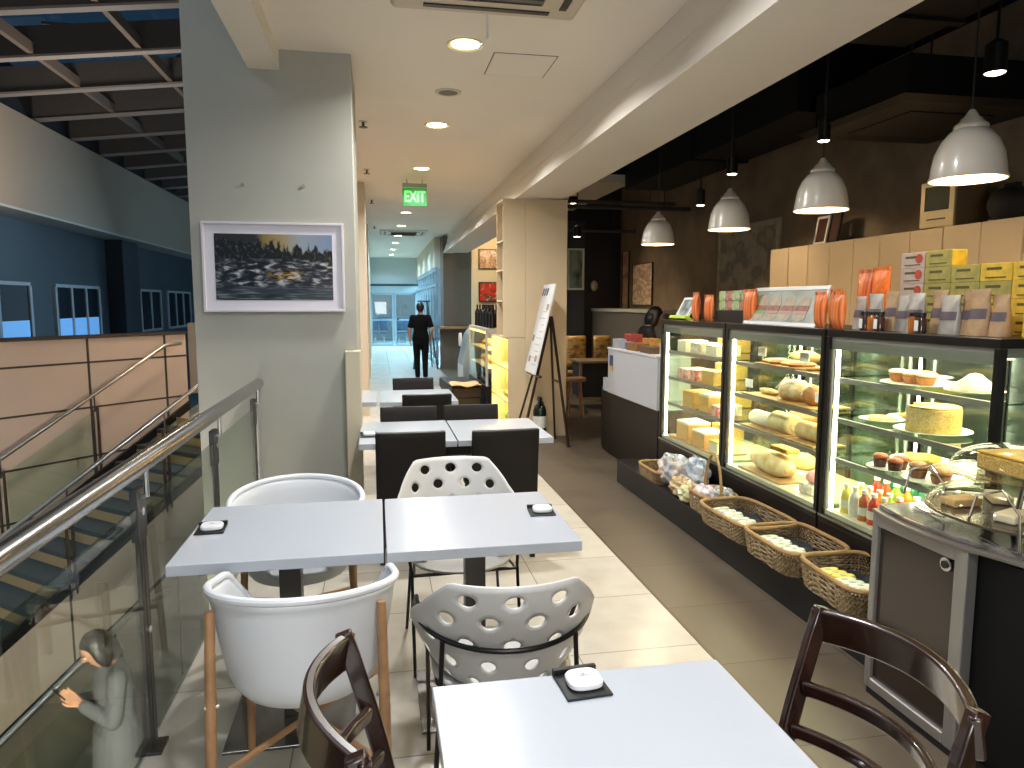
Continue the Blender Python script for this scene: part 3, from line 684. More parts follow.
wc = wood_chair('dark varnished ladder-back chair left of the nearest table', .03, 1.345, R(5), 'dark wooden chairs')
dup(wc, (.945, 1.26, 0), pi+R(1), label='dark varnished ladder-back chair right of the nearest table, toward the counter')

# ================================================================== COUNTER RUN
t = thing('basket_plinth', 'long low black plinth along the floor carrying the wicker baskets', 'plinth', (2.09, 2.5, 0))
MB().box(0, .29, -.05, 3.52, 0, .195).build('body', mat('plinth_black', '#080706', .5), t, bevel=.003)
MB().box(-.004, .29, -.05, 3.52, .195, .205).build('top_board', mat('plinth_top', '#181412', .4), t)
SHZ = (.76, .98, 1.20)
caseglass = glassmat('case_glass', '#f6fbf6', .9)
ledm = mat('led_strip', '#ffffff', .4, emit=16, ecol='#fff6dc')
def display_case(label, y0, y1):
    L = y1-y0; t = thing('display_case', label, 'display case', (2.4, y0, 0)); X1 = .62
    MB().box(0, X1, 0, L, 0, .40).build('base', espresso, t, bevel=.003)
    for y in (0, L-.03):
        MB().box(0, .035, y, y+.03, .40, 1.42).build('frame_post', bframe, t, bevel=.002); MB().box(X1-.035, X1, y, y+.03, .40, 1.42).build('frame_post', bframe, t, bevel=.002)
    MB().box(0, .035, .03, L-.03, .40, .44).build('frame_rail', bframe, t, bevel=.002); MB().box(X1-.035, X1, .03, L-.03, .40, .44).build('frame_rail', bframe, t, bevel=.002)
    MB().box(-.004, .002, .0, L, .425, .437).build('lower_trim', steel, t)
    MB().box(0, X1, 0, L, 1.42, 1.46).build('top_board', bframe, t, bevel=.003)
    MB().box(.03, X1-.01, .03, L-.03, 1.38, 1.42).box(.014, .03, .03, L-.03, 1.352, 1.42).build('top_channel', mat('channel_grey', '#8b8a84', .4, .5), t)
    MB().box(.02, X1-.02, .03, L-.03, .44, .465).build('floor_tray', mat('case_floor', '#c9bfa6', .25), t)
    MB().box(.006, .012, .03, L-.03, .44, 1.40).build('front_glass', caseglass, t)
    MB().box(.03, X1-.03, .004, .009, .44, 1.40).build('side_glass', caseglass, t)
    MB().box(.03, X1-.03, L-.009, L-.004, .44, 1.40).build('side_glass', caseglass, t)
    MB().box(X1-.02, X1-.012, .03, L-.03, .44, 1.40).build('back_pane', mat('back_mirror', '#4c5650', .12, .65), t)
    m = MB().box(X1-.03, X1-.02, L*.5-.015, L*.5+.015, .44, 1.40); m.build('back_stile', bframe, t)
    for z in SHZ:
        MB().box(.06, X1-.06, .035, L-.035, z-.012, z-.004).build('shelf', glassmat('shelf_glass', '#cfe3d6', 1.6), t)
        MB().box(.045, .062, .035, L-.035, z-.026, z-.0).build('shelf_edge', alum, t)
    for y in (L-.052, .035): MB().box(.04, .054, y, y+.017, .46, 1.385).build('light_strip', ledm, t)
    MB().box(X1-.07, X1-.06, L-.05, L-.04, .46, 1.385).build('light_strip', ledm, t)  # added glowing strip, imitates the front strip's reflection in the side glass
    MB().box(.10, .13, .06, L-.06, 1.372, 1.379).build('top_light_strip', mat('led_top', '#ffffff', .4, emit=7, ecol='#ffe9b8'), t)
    return t
display_case('glass display case of packed cake slices, nearest the cash counter', 4.68, 5.83)
display_case('middle glass display case with breads on wooden boards', 3.53, 4.66)
display_case('glass display case with round cake, muffins and juice bottles', 2.40, 3.51)
dc4 = display_case('glass display case cut by the frame behind the acrylic cake stand', 1.22, 2.38); dc4.location.x = 2.72
for y0, y1 in ((4.68, 5.83), (3.53, 4.66), (2.40, 3.51)):
    for z in (1.365, 1.165, .945, .725): light('case_light', 'AREA', (2.74, (y0+y1)/2, z), 9 if z > 1.3 else 8, (1, .87, .62), size=.4, size_y=1.0)

# ---- food inside the cases
sponge = mat('sponge_yellow', '#d9a64a', .8, noise=.25, nscale=60, bump=.3, bscale=90)
cream_i = mat('icing_cream', '#ece0c0', .5, noise=.1, nscale=50)
crust = mat('bread_crust', '#b9763a', .6, noise=.4, nscale=18, bump=.3, bscale=40)
crustl = mat('pale_bread', '#d9b679', .7, noise=.3, nscale=16, bump=.2, bscale=50)
board = mat('bread_board', '#b78a4e', .5, noise=.3, nscale=12)
plate = mat('white_plate', '#ded9cc', .25)
choc = mat('chocolate', '#4a2616', .5, noise=.4, nscale=40, bump=.4, bscale=70)
pink = mat('red_wrap', '#c8332c', .4, noise=.6, nscale=30, col2='#e8d5c8')
wrapm = mat('clear_wrap_white', '#e6e0d0', .3, noise=.35, nscale=35, col2='#b9a47c', bump=.4, bscale=60)
def lump(mb, x, y, z, rx, ry, rz, lp=.06): mb.ball((x, y, z+rz*.82), rx, ry, rz, 18, 12, lp)
def item(name, label, cat, x, y, z, group=None, rz=0): return thing(name, label, cat, (x, y, z+.0005), rz, group)
def brd(x, y, z, w_, d_, label): 
    o = MB().box(-w_/2, w_/2, -d_/2, d_/2, 0, .012).build('serving_board', board, None, bevel=.003); o.location = (x, y, z); return tag(o, label, 'board', 'wooden boards in the display cases')
def pricecard(x, y, z, label):
    t = item('price_card', label, 'price card', x, y, z, 'white price cards in the cases')
    MB().box(-.003, .003, -.045, .045, .05, .105).build('card', mat('card_white', '#ebe8df', .6), t)
    MB().cyl((0.006, 0, 0), (.006, 0, .07), .002, n=6).lathe([(0, 0), (.012, 0), (.012, .003)], n=10).build('holder', chrome, t)
BZ = .466
# case 1: packed slices, four levels
def slice_(x, y, z, w_, d_, h, topm, sidem, label, wedge=True):
    t = item('cake_slice', label, 'cake', x, y, z, 'packed cake slices in the first case')
    poly = [(-d_/2, -w_/2), (d_/2, -w_*.5), (d_/2, w_*.5), (-d_/2, w_*.35)] if wedge else [(-d_/2, -w_/2), (d_/2, -w_/2), (d_/2, w_/2), (-d_/2, w_/2)]
    MB().prism(poly, lambda p, k: (p[0], p[1], h*.86*k)).build('sponge', sidem, t, bevel=.004)
    MB().prism(poly, lambda p, k: (p[0]*1.01, p[1]*1.01, h*(.86+.14*k))).build('icing', topm, t, bevel=.005)
lv = {0: 'bottom', 1: 'lowest glass', 2: 'middle glass', 3: 'top glass'}
C1 = [(3, 5.55, .18, .095, cream_i, cream_i), (3, 5.29, .22, .085, wrapm, wrapm), (3, 5.02, .20, .08, wrapm, cream_i),
      (2, 5.52, .20, .085, wrapm, pink), (2, 5.31, .12, .09, pink, pink), (2, 5.07, .24, .105, crustl, sponge),
      (1, 5.40, .24, .13, sponge, sponge), (1, 5.12, .20, .14, cream_i, sponge), (1, 4.93, .12, .08, wrapm, pink),
      (0, 5.50, .26, .15, cream_i, sponge), (0, 5.20, .25, .12, cream_i, sponge), (0, 4.93, .16, .09, sponge, cream_i)]
posn = ['toward the cash counter', 'in the middle', 'toward the aisle end']
for i, (l, y, w_, h, tm, sm) in enumerate(C1):
    z = (BZ, )+SHZ; z = z[l]
    slice_(2.56, y, z+(.012 if l == 0 else 0), w_, .20, h, tm, sm, 'packed cake slice on the %s shelf of the first case, %s' % (lv[l], posn[i % 3]))
brd(2.57, 5.28, BZ, .26, .86, 'wooden board under the cake slices at the bottom of the first case')
for i, (l, y) in enumerate(((3, 5.25), (2, 5.28), (1, 5.2), (0, 5.3))):
    z = ((BZ, )+SHZ)[l]
    slice_(2.88, y+.2, z, .26, .16, .12, wrapm if l % 2 else sponge, sponge, 'cake slice at the back of the %s shelf near the light strip' % lv[l], False)
# case 2
def loaf(x, y, z, L, r, m, label, rz=0, n=1, sl=0):
    t = item('bread_loaf', label, 'bread', x, y, z, None, rz)
    mb = MB(); lump(mb, 0, 0, 0, r, L/2, r*.85, .09)
    mb.build('crumb', m, t, smooth=True)
    if sl:
        q = MB()
        for k in range(sl): yy = -L*.35+L*.7*k/max(1, sl-1); q.tube([(-r*.7, yy+.012, r*.75), (0, yy, r*1.56), (r*.7, yy-.012, r*.75)], .005, 6)
        q.build('scoring', cream_i, t, smooth=True)
    return t
brd(2.57, 4.12, SHZ[2], .24, .46, 'wooden board with flat pastries on the top shelf of the middle case')
for k in range(4):
    t = item('pastry', 'flat golden pastry on the top board of the middle case, %s from the light strip' % ['farthest', 'third', 'second', 'first'][k], 'pastry', 2.55+.02*(k % 2), 3.96+.11*k, SHZ[2]+.012, 'flat pastries')
    MB().loft([(0, 0, 0, .08, .05), (0, 0, .014, .095, .058), (0, 0, .026, .07, .045)], 20).build('crust', crustl if k % 2 else crust, t, smooth=True)
brd(2.58, 4.10, SHZ[1], .26, .80, 'wooden board with wrapped loaf on the middle shelf of the middle case')
loaf(2.57, 4.06, SHZ[1]+.012, .30, .085, mat('wrapped_brown_bread', '#c98a4a', .35, noise=.5, nscale=22, col2='#e8d2a8', bump=.4, bscale=50), 'round wrapped brown loaf on the middle shelf of the middle case', 0, sl=3)
loaf(2.57, 3.84, SHZ[1]+.012, .14, .075, crust, 'small crusty roll beside the wrapped brown loaf', .4, sl=2)
loaf(2.57, 4.35, SHZ[1]+.012, .24, .026, crustl, 'flat pale pastry left of the wrapped brown loaf')
brd(2.57, 4.27, SHZ[0], .22, .50, 'wooden board under the two roll cakes of the middle case')
def rollcake(x, y, z, L, r, m, label, em=None):
    t = item('roll_cake', label, 'cake', x, y, z)
    MB().cyl((0, -L/2, r*.9), (0, L/2, r*.9), r, r, 28).build('roll', m, t, smooth=True, bevel=.012, seg=3)
    MB().tube([(r*.08*k*cos(k*.7), -L/2-.003, r*.9+r*.08*k*sin(k*.7)) for k in range(2, 11)], .004, 6).build('swirl', em or cream_i, t)
rollcake(2.56, 4.39, SHZ[0]+.012, .24, .052, cream_i, 'white iced roll cake on the lowest shelf of the middle case')
rollcake(2.57, 4.15, SHZ[0]+.012, .22, .066, mat('pale_yellow_roll', '#dfc98a', .6, noise=.2, nscale=25), 'pale yellow roll cake next to the white iced one')
brd(2.57, 3.83, SHZ[0], .22, .30, 'wooden board under the golden roll cake')
rollcake(2.57, 3.83, SHZ[0]+.012, .26, .058, crustl, 'golden roll cake at the aisle end of the middle case')
brd(2.58, 4.26, BZ, .26, .52, 'wooden board under the large bun on the case bottom')
loaf(2.57, 4.26, BZ+.012, .48, .092, mat('dusted_bun', '#ecd9a2', .7, noise=.35, nscale=12, col2='#d7ab5c', bump=.35, bscale=30), 'large pale dusted bun at the bottom of the middle case')
t = item('bread_slice_stack', 'folded slice of sponge lying on top of the large pale bun', 'cake', 2.58, 4.16, BZ+.012+.16); MB().box(-.05, .05, -.10, .10, 0, .035).build('slice', sponge, t, bevel=.012)
t = item('cake_box', 'clear pack of pink cake at the bottom corner of the middle case', 'cake', 2.56, 3.78, BZ); MB().box(-.07, .07, -.07, .07, 0, .06).build('pack', wrapm, t, bevel=.008)
q = MB(); lump(q, 0, 0, .06, .055, .06, .045); q.build('pink_top', mat('pink_icing', '#d9908a', .5), t, smooth=True)
for (x, y, z, l) in ((2.50, 4.34, SHZ[2], 'left card on the top shelf of the middle case'), (2.50, 3.86, SHZ[2], 'right card on the top shelf of the middle case'), (2.48, 4.46, SHZ[1], 'left card on the middle shelf of the middle case'), (2.48, 3.66, SHZ[1], 'right card on the middle shelf of the middle case')): pricecard(x, y, z, 'white price card, '+l)
for l, z in ((3, SHZ[2]), (2, SHZ[1]), (1, SHZ[0]), (0, BZ)):
    loaf(2.86, 4.40, z, .26, .05 if l > 1 else .07, (crustl, crust, sponge, crustl)[l], 'bread near the light strip on the %s shelf of the middle case' % lv[l], .3)
# case 3
def dish(x, y, z, r, label):
    o = MB().lathe([(0, .002), (r*.7, .002), (r, .014), (r*.99, .017), (r*.68, .006), (0, .006)], n=36).build('cake_plate', plate, None, smooth=True); o.location = (x, y, z); tag(o, label, 'plate', 'white plates in the third case')
dish(2.60, 3.04, SHZ[2], .18, 'white plate with three muffins on the top shelf')
for k in range(3):
    t = item('muffin', 'frosted muffin on the top plate, %s' % ['nearest the round light strip side', 'middle of the three', 'toward the counter end'][k], 'muffin', 2.58, 3.17-.094*k, SHZ[2]+.007, 'muffins')
    MB().lathe([(0, 0), (.032, 0), (.045, .038), (0, .038)], n=20).build('cake', crust, t, smooth=True)
    q = MB(); lump(q, 0, 0, .036, .047, .047, .016, .03); q.build('frosting', cream_i, t, smooth=True)
dish(2.60, 2.72, SHZ[2], .12, 'white plate of whipped meringue at the right of the top shelf')
t = item('meringue_cake', 'peaked pale meringue cake on the right plate of the top shelf', 'cake', 2.60, 2.72, SHZ[2]+.007)
MB().lathe([(.09, 0), (.094, .015), (.08, .035), (.05, .055), (.025, .078), (0, .085)], n=26).build('meringue', mat('meringue', '#d6b98a', .6, noise=.5, nscale=30, col2='#f0e6d0', bump=.6, bscale=40), t, smooth=True)
dish(2.62, 2.97, SHZ[1], .17, 'white plate under the round coated cake')
t = item('round_cake', 'tall round yellow cake with crumb coating and a wedge missing', 'cake', 2.62, 2.97, SHZ[1]+.007)
m = MB(); pts = [(0, 0)]+[(.12*cos(a), .12*sin(a)) for a in [R(150)+R(310)*i/30 for i in range(31)]]
m.prism(pts, lambda p, k: (p[0], p[1], .115*k)).build('cake', mat('crumb_coat', '#dcb964', .8, noise=.35, nscale=90, bump=.7, bscale=160), t, bevel=.006)
MB().prism([(p[0]*.97, p[1]*.97) for p in pts], lambda p, k: (p[0], p[1], .116+.007*k)).build('icing', mat('yellow_icing', '#e8bc4a', .5, noise=.2, nscale=30), t, bevel=.003)
dish(2.60, 3.30, SHZ[1], .11, 'low white plate with flat pastry left of the round cake')
t = item('pastry', 'flat pale pastry on the low plate left of the round cake', 'pastry', 2.60, 3.30, SHZ[1]+.007); MB().loft([(0, 0, 0, .06, .08), (0, 0, .02, .05, .07)], 20).build('crust', crustl, t, smooth=True)
dish(2.55, 3.14, SHZ[0], .12, 'white plate with chocolate cupcakes on the lowest shelf'); dish(2.58, 2.88, SHZ[0], .15, 'white plate with brown cakes on the lowest shelf')
for k, (x, y, r, m_) in enumerate(((2.52, 3.19, .036, 'o'), (2.58, 3.12, .038, 'o'), (2.51, 3.07, .036, 'o'), (2.54, 2.95, .043, 'b'), (2.61, 2.88, .048, 'b'), (2.55, 2.82, .046, 'b'))):
    t = item('cupcake', 'chocolate cupcake on the lowest shelf plates, %s from the light strip' % ['first', 'second', 'third', 'fourth', 'fifth', 'sixth'][k], 'cupcake', x, y, SHZ[0]+.007, 'chocolate cupcakes')
    MB().lathe([(0, 0), (r*.75, 0), (r, .04), (0, .042)], n=20).build('cake', choc if m_ == 'o' else mat('ganache_cake', '#7a4a2c', .6, noise=.4, nscale=50, bump=.4, bscale=80), t, smooth=True)
    q = MB(); lump(q, 0, 0, .038, r*1.02, r*1.02, r*.5, .05); q.build('topping', mat('orange_topping', '#b4552a', .5, noise=.4, nscale=40) if m_ == 'o' else mat('almond_topping', '#a9784c', .6, noise=.4, nscale=50), t, smooth=True)
for k, (y, z) in enumerate(((3.30, SHZ[2]), (3.30, SHZ[1]), (3.26, SHZ[0]))):
    dish(2.82, y, z, .15, 'white plate at the back of the third case, %s level' % ['top', 'middle', 'lowest'][k])
    t = item('pastry', 'green topped pastry at the back of the third case, %s level' % ['top', 'middle', 'lowest'][k], 'pastry', 2.82, y, z+.007)
    q = MB(); lump(q, 0, 0, 0, .08, .09, .022, .15); q.build('salad_top', mat('green_gold', '#8d8a3a', .6, noise=.6, nscale=30, col2='#c9963c'), t, smooth=True)
liq = [('#c23a1a', 'red'), ('#d98a1c', 'orange'), ('#b5541c', 'dark orange'), ('#e0c84a', 'yellow'), ('#8fae3c', 'green'), ('#d9d3c0', 'white')]
bi = 0
def bottle(x, y, z, col, h, r, label, gr):
    t = item('juice_bottle', label, 'bottle', x, y, z, gr)
    MB().lathe([(0, 0), (r, 0), (r, h*.62), (r*.92, h*.70), (r*.45, h*.82), (r*.42, h*.9), (0, h*.9)], n=16).build('body', mat('juice_'+col, col, .12, coat=.6), t, smooth=True)
    MB().lathe([(0, h*.88), (r*.52, h*.88), (r*.52, h), (0, h)], n=16).build('cap', mat('cap_white', '#e4e2da', .4), t)
    MB().latheopen([(r*1.02, h*.18), (r*1.02, h*.45)], n=16).build('label_band', mat('band_cream', '#d9d2bd', .5), t)
rows_ = ['front', 'second', 'third']; nth = ['first', 'second', 'third', 'fourth', 'fifth', 'sixth', 'seventh', 'eighth', 'ninth', 'tenth', 'eleventh']
for r_, x in enumerate((2.49, 2.57, 2.66)):
    for k in range(10):
        c = liq[(k*2+r_*3+(k//3)) % 6] if k > 1 or r_ else liq[2 if k else 3]
        if r_ == 0: c = [liq[3], liq[5], liq[2], liq[0], liq[1], liq[3], liq[0], liq[5], liq[4], liq[3]][k]
        h = .16 if k < 5 else .12
        bottle(x, 3.40-.074*k-.01*r_, BZ, c[0], h+(.04 if r_ == 2 and k < 4 else 0), .031, '%s juice bottle, %s row at the case bottom, %s from the light strip' % (c[1], rows_[r_], nth[k]), 'juice bottles at the case bottom')
for k in range(4): bottle(2.76, 3.42-.09*k, BZ, '#2f7d5a', .22, .03, 'tall green bottle standing at the back of the juice bottles, %s' % nth[k], 'green bottles')

# ================================================================== WICKER BASKETS
wick = mat('wicker', '#a08a68', .55, noise=.4, nscale=60, col2='#6d583a'); wrim = mat('wicker_rim', '#a9834f', .5, noise=.3, nscale=30)
def basket(label, x, y, wx, wy, h, rz=0, tilt=0, bow=0, group='wicker baskets on the black plinth'):
    t = thing('wicker_basket', label, 'basket', (x, y, .2065), rz, group); t.rotation_euler = (0, tilt, rz)
    def per(a, k, z): # superellipse
        c_, s_ = cos(a), sin(a); p = 2/5.0
        return (math.copysign(abs(c_)**p, c_)*wx/2*k, math.copysign(abs(s_)**p, s_)*wy/2*k, z+bow*(abs(s_)**3)*k)
    m = MB(); rows = 10; n = 88
    for j in range(rows):
        z = .006+(h-.012)*j/(rows-1); k = .92+.08*j/(rows-1)
        m.tube([per(2*pi*i/n, k+(.03*(1 if (i+j) % 2 else -1)), z) for i in range(n)], .0048, 5, closed=True)
    m.build('woven_wall', wick, t, smooth=True)
    m = MB()
    for i in range(0, n, 2):
        a = 2*pi*i/n; m.tube([per(a, .92, .0), per(a, 1.0, h)], .004, 4)
    m.build('stakes', wick, t)
    MB().prism([per(2*pi*i/n, .91, 0)[:2] for i in range(n)], lambda p, k: (p[0], p[1], .012*k)).build('bottom', wick, t)
    MB().tube([per(2*pi*i/n, 1.0, h+.004) for i in range(n)], .012, 8, closed=True).build('rim', wrim, t, smooth=True)
    return t
basket('third wicker basket from the kiosk, packets on a dark cloth', 2.20, 3.93, .37, .62, .115, R(2), 0)
basket('middle large wicker basket, dark cloth and pale packets', 2.20, 3.41, .38, .50, .125, R(0), 0)
basket('large wicker basket nearest the kiosk with yellow packets', 2.22, 2.90, .38, .50, .13, R(-3), 0)
basket('farthest wicker basket, empty end showing, holding wrapped bags', 2.22, 5.28, .28, .46, .09, 0)
b5 = basket('small wicker basket with a tall loop handle, full of plastic bags', 2.20, 4.38, .24, .30, .12, 0)
MB().tube([(0.0, -.12*cos(a), .11+.27*sin(a)) for a in [pi*i/20 for i in range(21)]], .010, 8).build('handle', wrim, b5, smooth=True)
cloth = mat('dark_cloth', '#15181a', .8)
nth_ = ['first', 'second', 'third', 'fourth', 'fifth', 'sixth', 'seventh']
pk = [('#d9d2b0', 'cream'), ('#c9d0c4', 'pale grey'), ('#e6e1cf', 'white')]
for bi_, (bx, by, ly, yy, lab) in enumerate(((2.20, 3.93, .50, 0, 'third basket from the kiosk'), (2.20, 3.41, .38, 0, 'middle basket'), (2.22, 2.90, .38, 1, 'basket nearest the kiosk'))):
    o = MB().grid(lambda u, v: ((u-.5)*.27, (v-.5)*ly, .052+.012*sin(u*17)*cos(v*13)), 22, 26).build('lining_cloth', cloth, None, smooth=True, solid=.006); o.location = (bx, by, .2065)
    tag(o, 'dark cloth lining the '+lab, 'cloth')
    for k in range(7):
        t = thing('packet', 'small wrapped packet in the %s, %s from its far end' % (lab, nth_[k]), 'packet', (bx-.075+.012*(k % 3), by+ly*.36-.056*k*(ly/.5), .2065+.072), R(random.uniform(-14, 14)), 'small packets in the '+lab)
        c = pk[k % 3][0] if not (yy and k < 3) else '#dcc23e'
        MB().loft([(0, 0, 0, .052, .022), (0, 0, .010, .062, .026), (0, 0, .026, .054, .021)], 16, 3.5).build('wrapper', mat('packet_'+c, c, .45, noise=.15, nscale=40), t, smooth=True)
        MB().box(-.012, .012, -.010, .010, .0255, .0275).build('sticker', mat('sticker_grey', '#a8a890', .5), t)
def bag(x, y, z, sx, sy, sz, col, label, lean=0, col2=None, rz=0, grp='plastic bags of pastry in the far baskets'):
    t = thing('pastry_bag', label, 'bag', (x, y, z), rz, grp); M_ = rot('Y', lean)
    m = MB(); m.ball((0, 0, sz*.5), sx, sy, sz*.5, 34, 24, 0, M_); q = []
    ph = random.random()*6
    for v in m.v:
        d = V((v[0]/sx, v[1]/sy, (v[2]-sz*.5)/(sz*.5))); a = math.atan2(d.y, d.x)
        f = 1+.10*sin(5*a+ph+3*d.z)+.07*sin(9*a-2*d.z*4+ph)+.06*sin(11*d.z+2*a)
        sq = max(abs(d.x), abs(d.y), abs(d.z), .3)**-.35
        q.append((v[0]*f*sq, v[1]*f*sq, max(0, sz*.5+(v[2]-sz*.5)*f*sq)))
    m.v = q; m.build('body', mat('bag_'+col, col, .28, noise=.5, nscale=16, col2=col2 or '#8c7f70', bump=.8, bscale=28, coat=.5), t, smooth=True)
    MB().tube([M_ @ V((.0, -sy*.6+sy*.3*k, sz*(1.02+.05*(k % 2)))) for k in range(5)], .007, 6).build('twisted_top', mat('bag_'+col), t, smooth=True)
bag(2.21, 5.04, .222, .10, .14, .22, '#e2d2bd', 'wrapped pale bag leaning in the farthest basket', -.2, '#8f98a8')
bag(2.29, 4.82, .207, .07, .13, .25, '#c6cacd', 'tall grey clear bag behind the gap of the two far baskets', 0, '#7c8ba0')
bag(2.16, 4.78, .207, .08, .11, .13, '#e0c89c', 'tan bag of cookies between the two far baskets', .1, '#8a6a3c')
bag(2.14, 4.60, .207, .075, .09, .11, '#e6dfa6', 'bag with yellow and white sweets before the handled basket', 0, '#8d8d70')
bag(2.16, 4.43, .222, .075, .08, .14, '#cdbac4', 'mauve striped bag inside the handled basket', 0, '#e0d5d5')
bag(2.24, 4.32, .222, .07, .08, .15, '#e0dccb', 'white and navy bag inside the handled basket', 0, '#2d3a5a')

# ================================================================== KIOSK WITH CAKE STAND (front right)
t = thing('kiosk_counter', 'black kiosk with aluminium framed brown glass door and curved top, front right', 'counter', (1.95, 1.45, 0))
kd = 1.045
bow = lambda y: -.035*sin(pi*max(0, min(1, (y-.55)/(kd-.55))))
MB().box(.05, .70, 0, kd-.14, .03, .755).box(.05, .43, kd-.14, kd, .03, .755).build('body', mat('kiosk_black', '#050506', .6, spec=.2), t, bevel=.004)
m = MB()
F0 = .57
m.box(.0, .05, F0, F0+.055, .03, .765).box(.0, .05, kd-.03, kd, .03, .765).box(.0, .05, F0+.055, kd-.03, .03, .075).box(.0, .05, F0+.055, kd-.03, .71, .765)
m.build('aluminium_frame', alum, t, bevel=.008, seg=3)
MB().box(.02, .03, F0+.055, kd-.03, .075, .71).build('door_pane', mat('smoked_brown', '#241710', .15, coat=.2), t)
q = MB().cyl((.008, F0+.10, .68), (.02, F0+.10, .68), .026, n=24); q.build('lock_ring', chrome, t, bevel=.003)
MB().cyl((.003, F0+.10, .68), (.010, F0+.10, .68), .014, n=16).build('lock_core', blackp, t)
MB().box(.01, .42, .01, kd-.01, .0, .03).build('kick', blackp, t)
top = [(.70, 0), (.70, .90), (.43, .90), (.43, kd+.005)]+[(bow(.55+(kd-.55)*(1-i/14))-.0, .55+(kd+.005-.55)*(1-i/14)) for i in range(15)]+[(.02, .5), (.05, .4), (.09, 0)]
MB().prism(top, lambda p, k: (p[0], p[1], .762+.014*k)).build('lower_top', mat('kiosk_top_grey', '#6f695f', .3, .3), t, bevel=.003)
MB().prism([(p[0]+(.03 if p[0] < .5 else 0), p[1]) for p in top], lambda p, k: (p[0], p[1], .776+.016*k)).build('marble_top', mat('kiosk_marble', '#3d3a37', .15, noise=.5, nscale=12, col2='#77716a', coat=.5), t, bevel=.004)
# acrylic two tier cake stand
t = thing('cake_stand', 'two tier clear acrylic cake display on chrome hoops, standing on the kiosk', 'cake stand', (2.21, 2.12, .793))
trm = mat('tray_smoke', '#4f463b', .2, .3)
def oct_(rx, ry, cx=0, cy=0): return [(cx+rx*cos(2*pi*i/40), cy+ry*sin(2*pi*i/40)) for i in range(40)]
for (z, rx, ry, cx, cy, nm) in ((.05, .235, .31, .0, -.0, 'lower'), (.185, .19, .24, .04, .03, 'upper')):
    tr_ = MB().prism(oct_(rx, ry, cx, cy), lambda p, k: (p[0], p[1], z+.010*k)).build('tray', acryl if nm == 'upper' else trm, t, bevel=.003)
    m = MB(); m.latheopen([(1.0*cos(a), .105*sin(a)+.012) for a in [pi/2*i/9 for i in range(9)]]+[(.12, .116)], (0, 0, 0), 44)
    m.v = [(x*rx*.96+cx, y*ry*.96+cy, zz+z) for x, y, zz in m.v]
    cv = m.build('dome_cover', acryl, t, smooth=True)
    MB().tube([(cx+rx*.97*cos(2*pi*i/48), cy+ry*.97*sin(2*pi*i/48), z+.016) for i in range(48)], .003, 6, closed=True).build('cover_rim', acryl, cv, smooth=True)
for (x, y) in ((-.20, -.14), (.06, -.27), (-.14, .24), (.24, -.12)):
    MB().tube([(x-.01, y+.10, .05), (x-.03, y+.05, .16), (x-.02, y-.04, .20), (x, y-.09, .13), (x, y-.10, .01), (x+.005, y-.02, .004), (x+.01, y+.06, .008)], .0045, 8).build('hoop', chrome, t, smooth=True)
MB().cyl((.02, 0, .0), (.06, 0, .20), .010, n=10).build('center_post', chrome, t)
t = item('cake_block', 'yellow cake block under the upper acrylic cover', 'cake', 2.27, 2.15, .989); MB().box(-.09, .09, -.10, .10, 0, .06).build('cake', mat('crumb_coat'), t, bevel=.008); MB().box(-.09, .09, -.10, .10, .0605, .070).build('icing', mat('yellow_icing'), t, bevel=.004)
for k, (x, y) in enumerate(((2.12, 2.24), (2.14, 2.04), (2.30, 1.98), (2.30, 2.26))):
    t = item('cake_slice', 'flat pastry on the lower tray of the acrylic stand, %s' % ['back left', 'front left', 'front right', 'back right'][k], 'cake', x, y, .8535, 'pastries on the lower tray', R(20*k)); MB().box(-.06, .06, -.035, .035, 0, .03).build('cake', [crustl, cream_i][k % 2], t, bevel=.006)

# ================================================================== ON TOP OF THE CASES
TZ = 1.4605
def slanted(name, label, cat, x, y, w_, h, lean, rz, frm, fw, pic=None):
    t = thing(name, label, cat, (x, y, TZ), rz); t.rotation_euler = (0, lean, rz)
    # front faces -X; width along Y
    MB().box(0, .02, -w_/2, w_/2, 0, fw).box(0, .02, -w_/2, w_/2, h-fw, h).box(0, .02, -w_/2, -w_/2+fw, fw, h-fw).box(0, .02, w_/2-fw, w_/2, fw, h-fw).build('frame', frm, t, bevel=.003)
    MB().box(.006, .014, -w_/2+fw, w_/2-fw, fw, h-fw).build('picture', pic, t)
    MB().box(.02, .03, -.01, .01, 0, h*.7).build('easel_back', frm, t)
    return t
def picmat(name, cols, scale, seed=0, det=3, dist=0, bump=0, emit=0):
    if name in MATS: return MATS[name]
    m = bpy.data.materials.new(name); m.use_nodes = True; n = m.node_tree; b = n.nodes['Principled BSDF']; b.inputs['Roughness'].default_value = .35
    t = n.nodes.new('ShaderNodeTexCoord'); mp = n.nodes.new('ShaderNodeMapping'); mp.inputs['Location'].default_value = (seed, seed*2, seed); mp.inputs['Scale'].default_value = scale
    x = n.nodes.new('ShaderNodeTexNoise'); x.inputs['Scale'].default_value = 1; x.inputs['Detail'].default_value = det; x.inputs['Distortion'].default_value = dist
    r = n.nodes.new('ShaderNodeValToRGB'); e = r.color_ramp.elements
    while len(e) < len(cols): e.new(.5)
    for i, c in enumerate(cols): e[i].position = .3+.4*i/(len(cols)-1); e[i].color = C(c)
    n.links.new(t.outputs['Object'], mp.inputs[0]); n.links.new(mp.outputs[0], x.inputs['Vector']); n.links.new(x.outputs['Fac'], r.inputs[0]); n.links.new(r.outputs[0], b.inputs['Base Color'])
    MATS[name] = m; return m
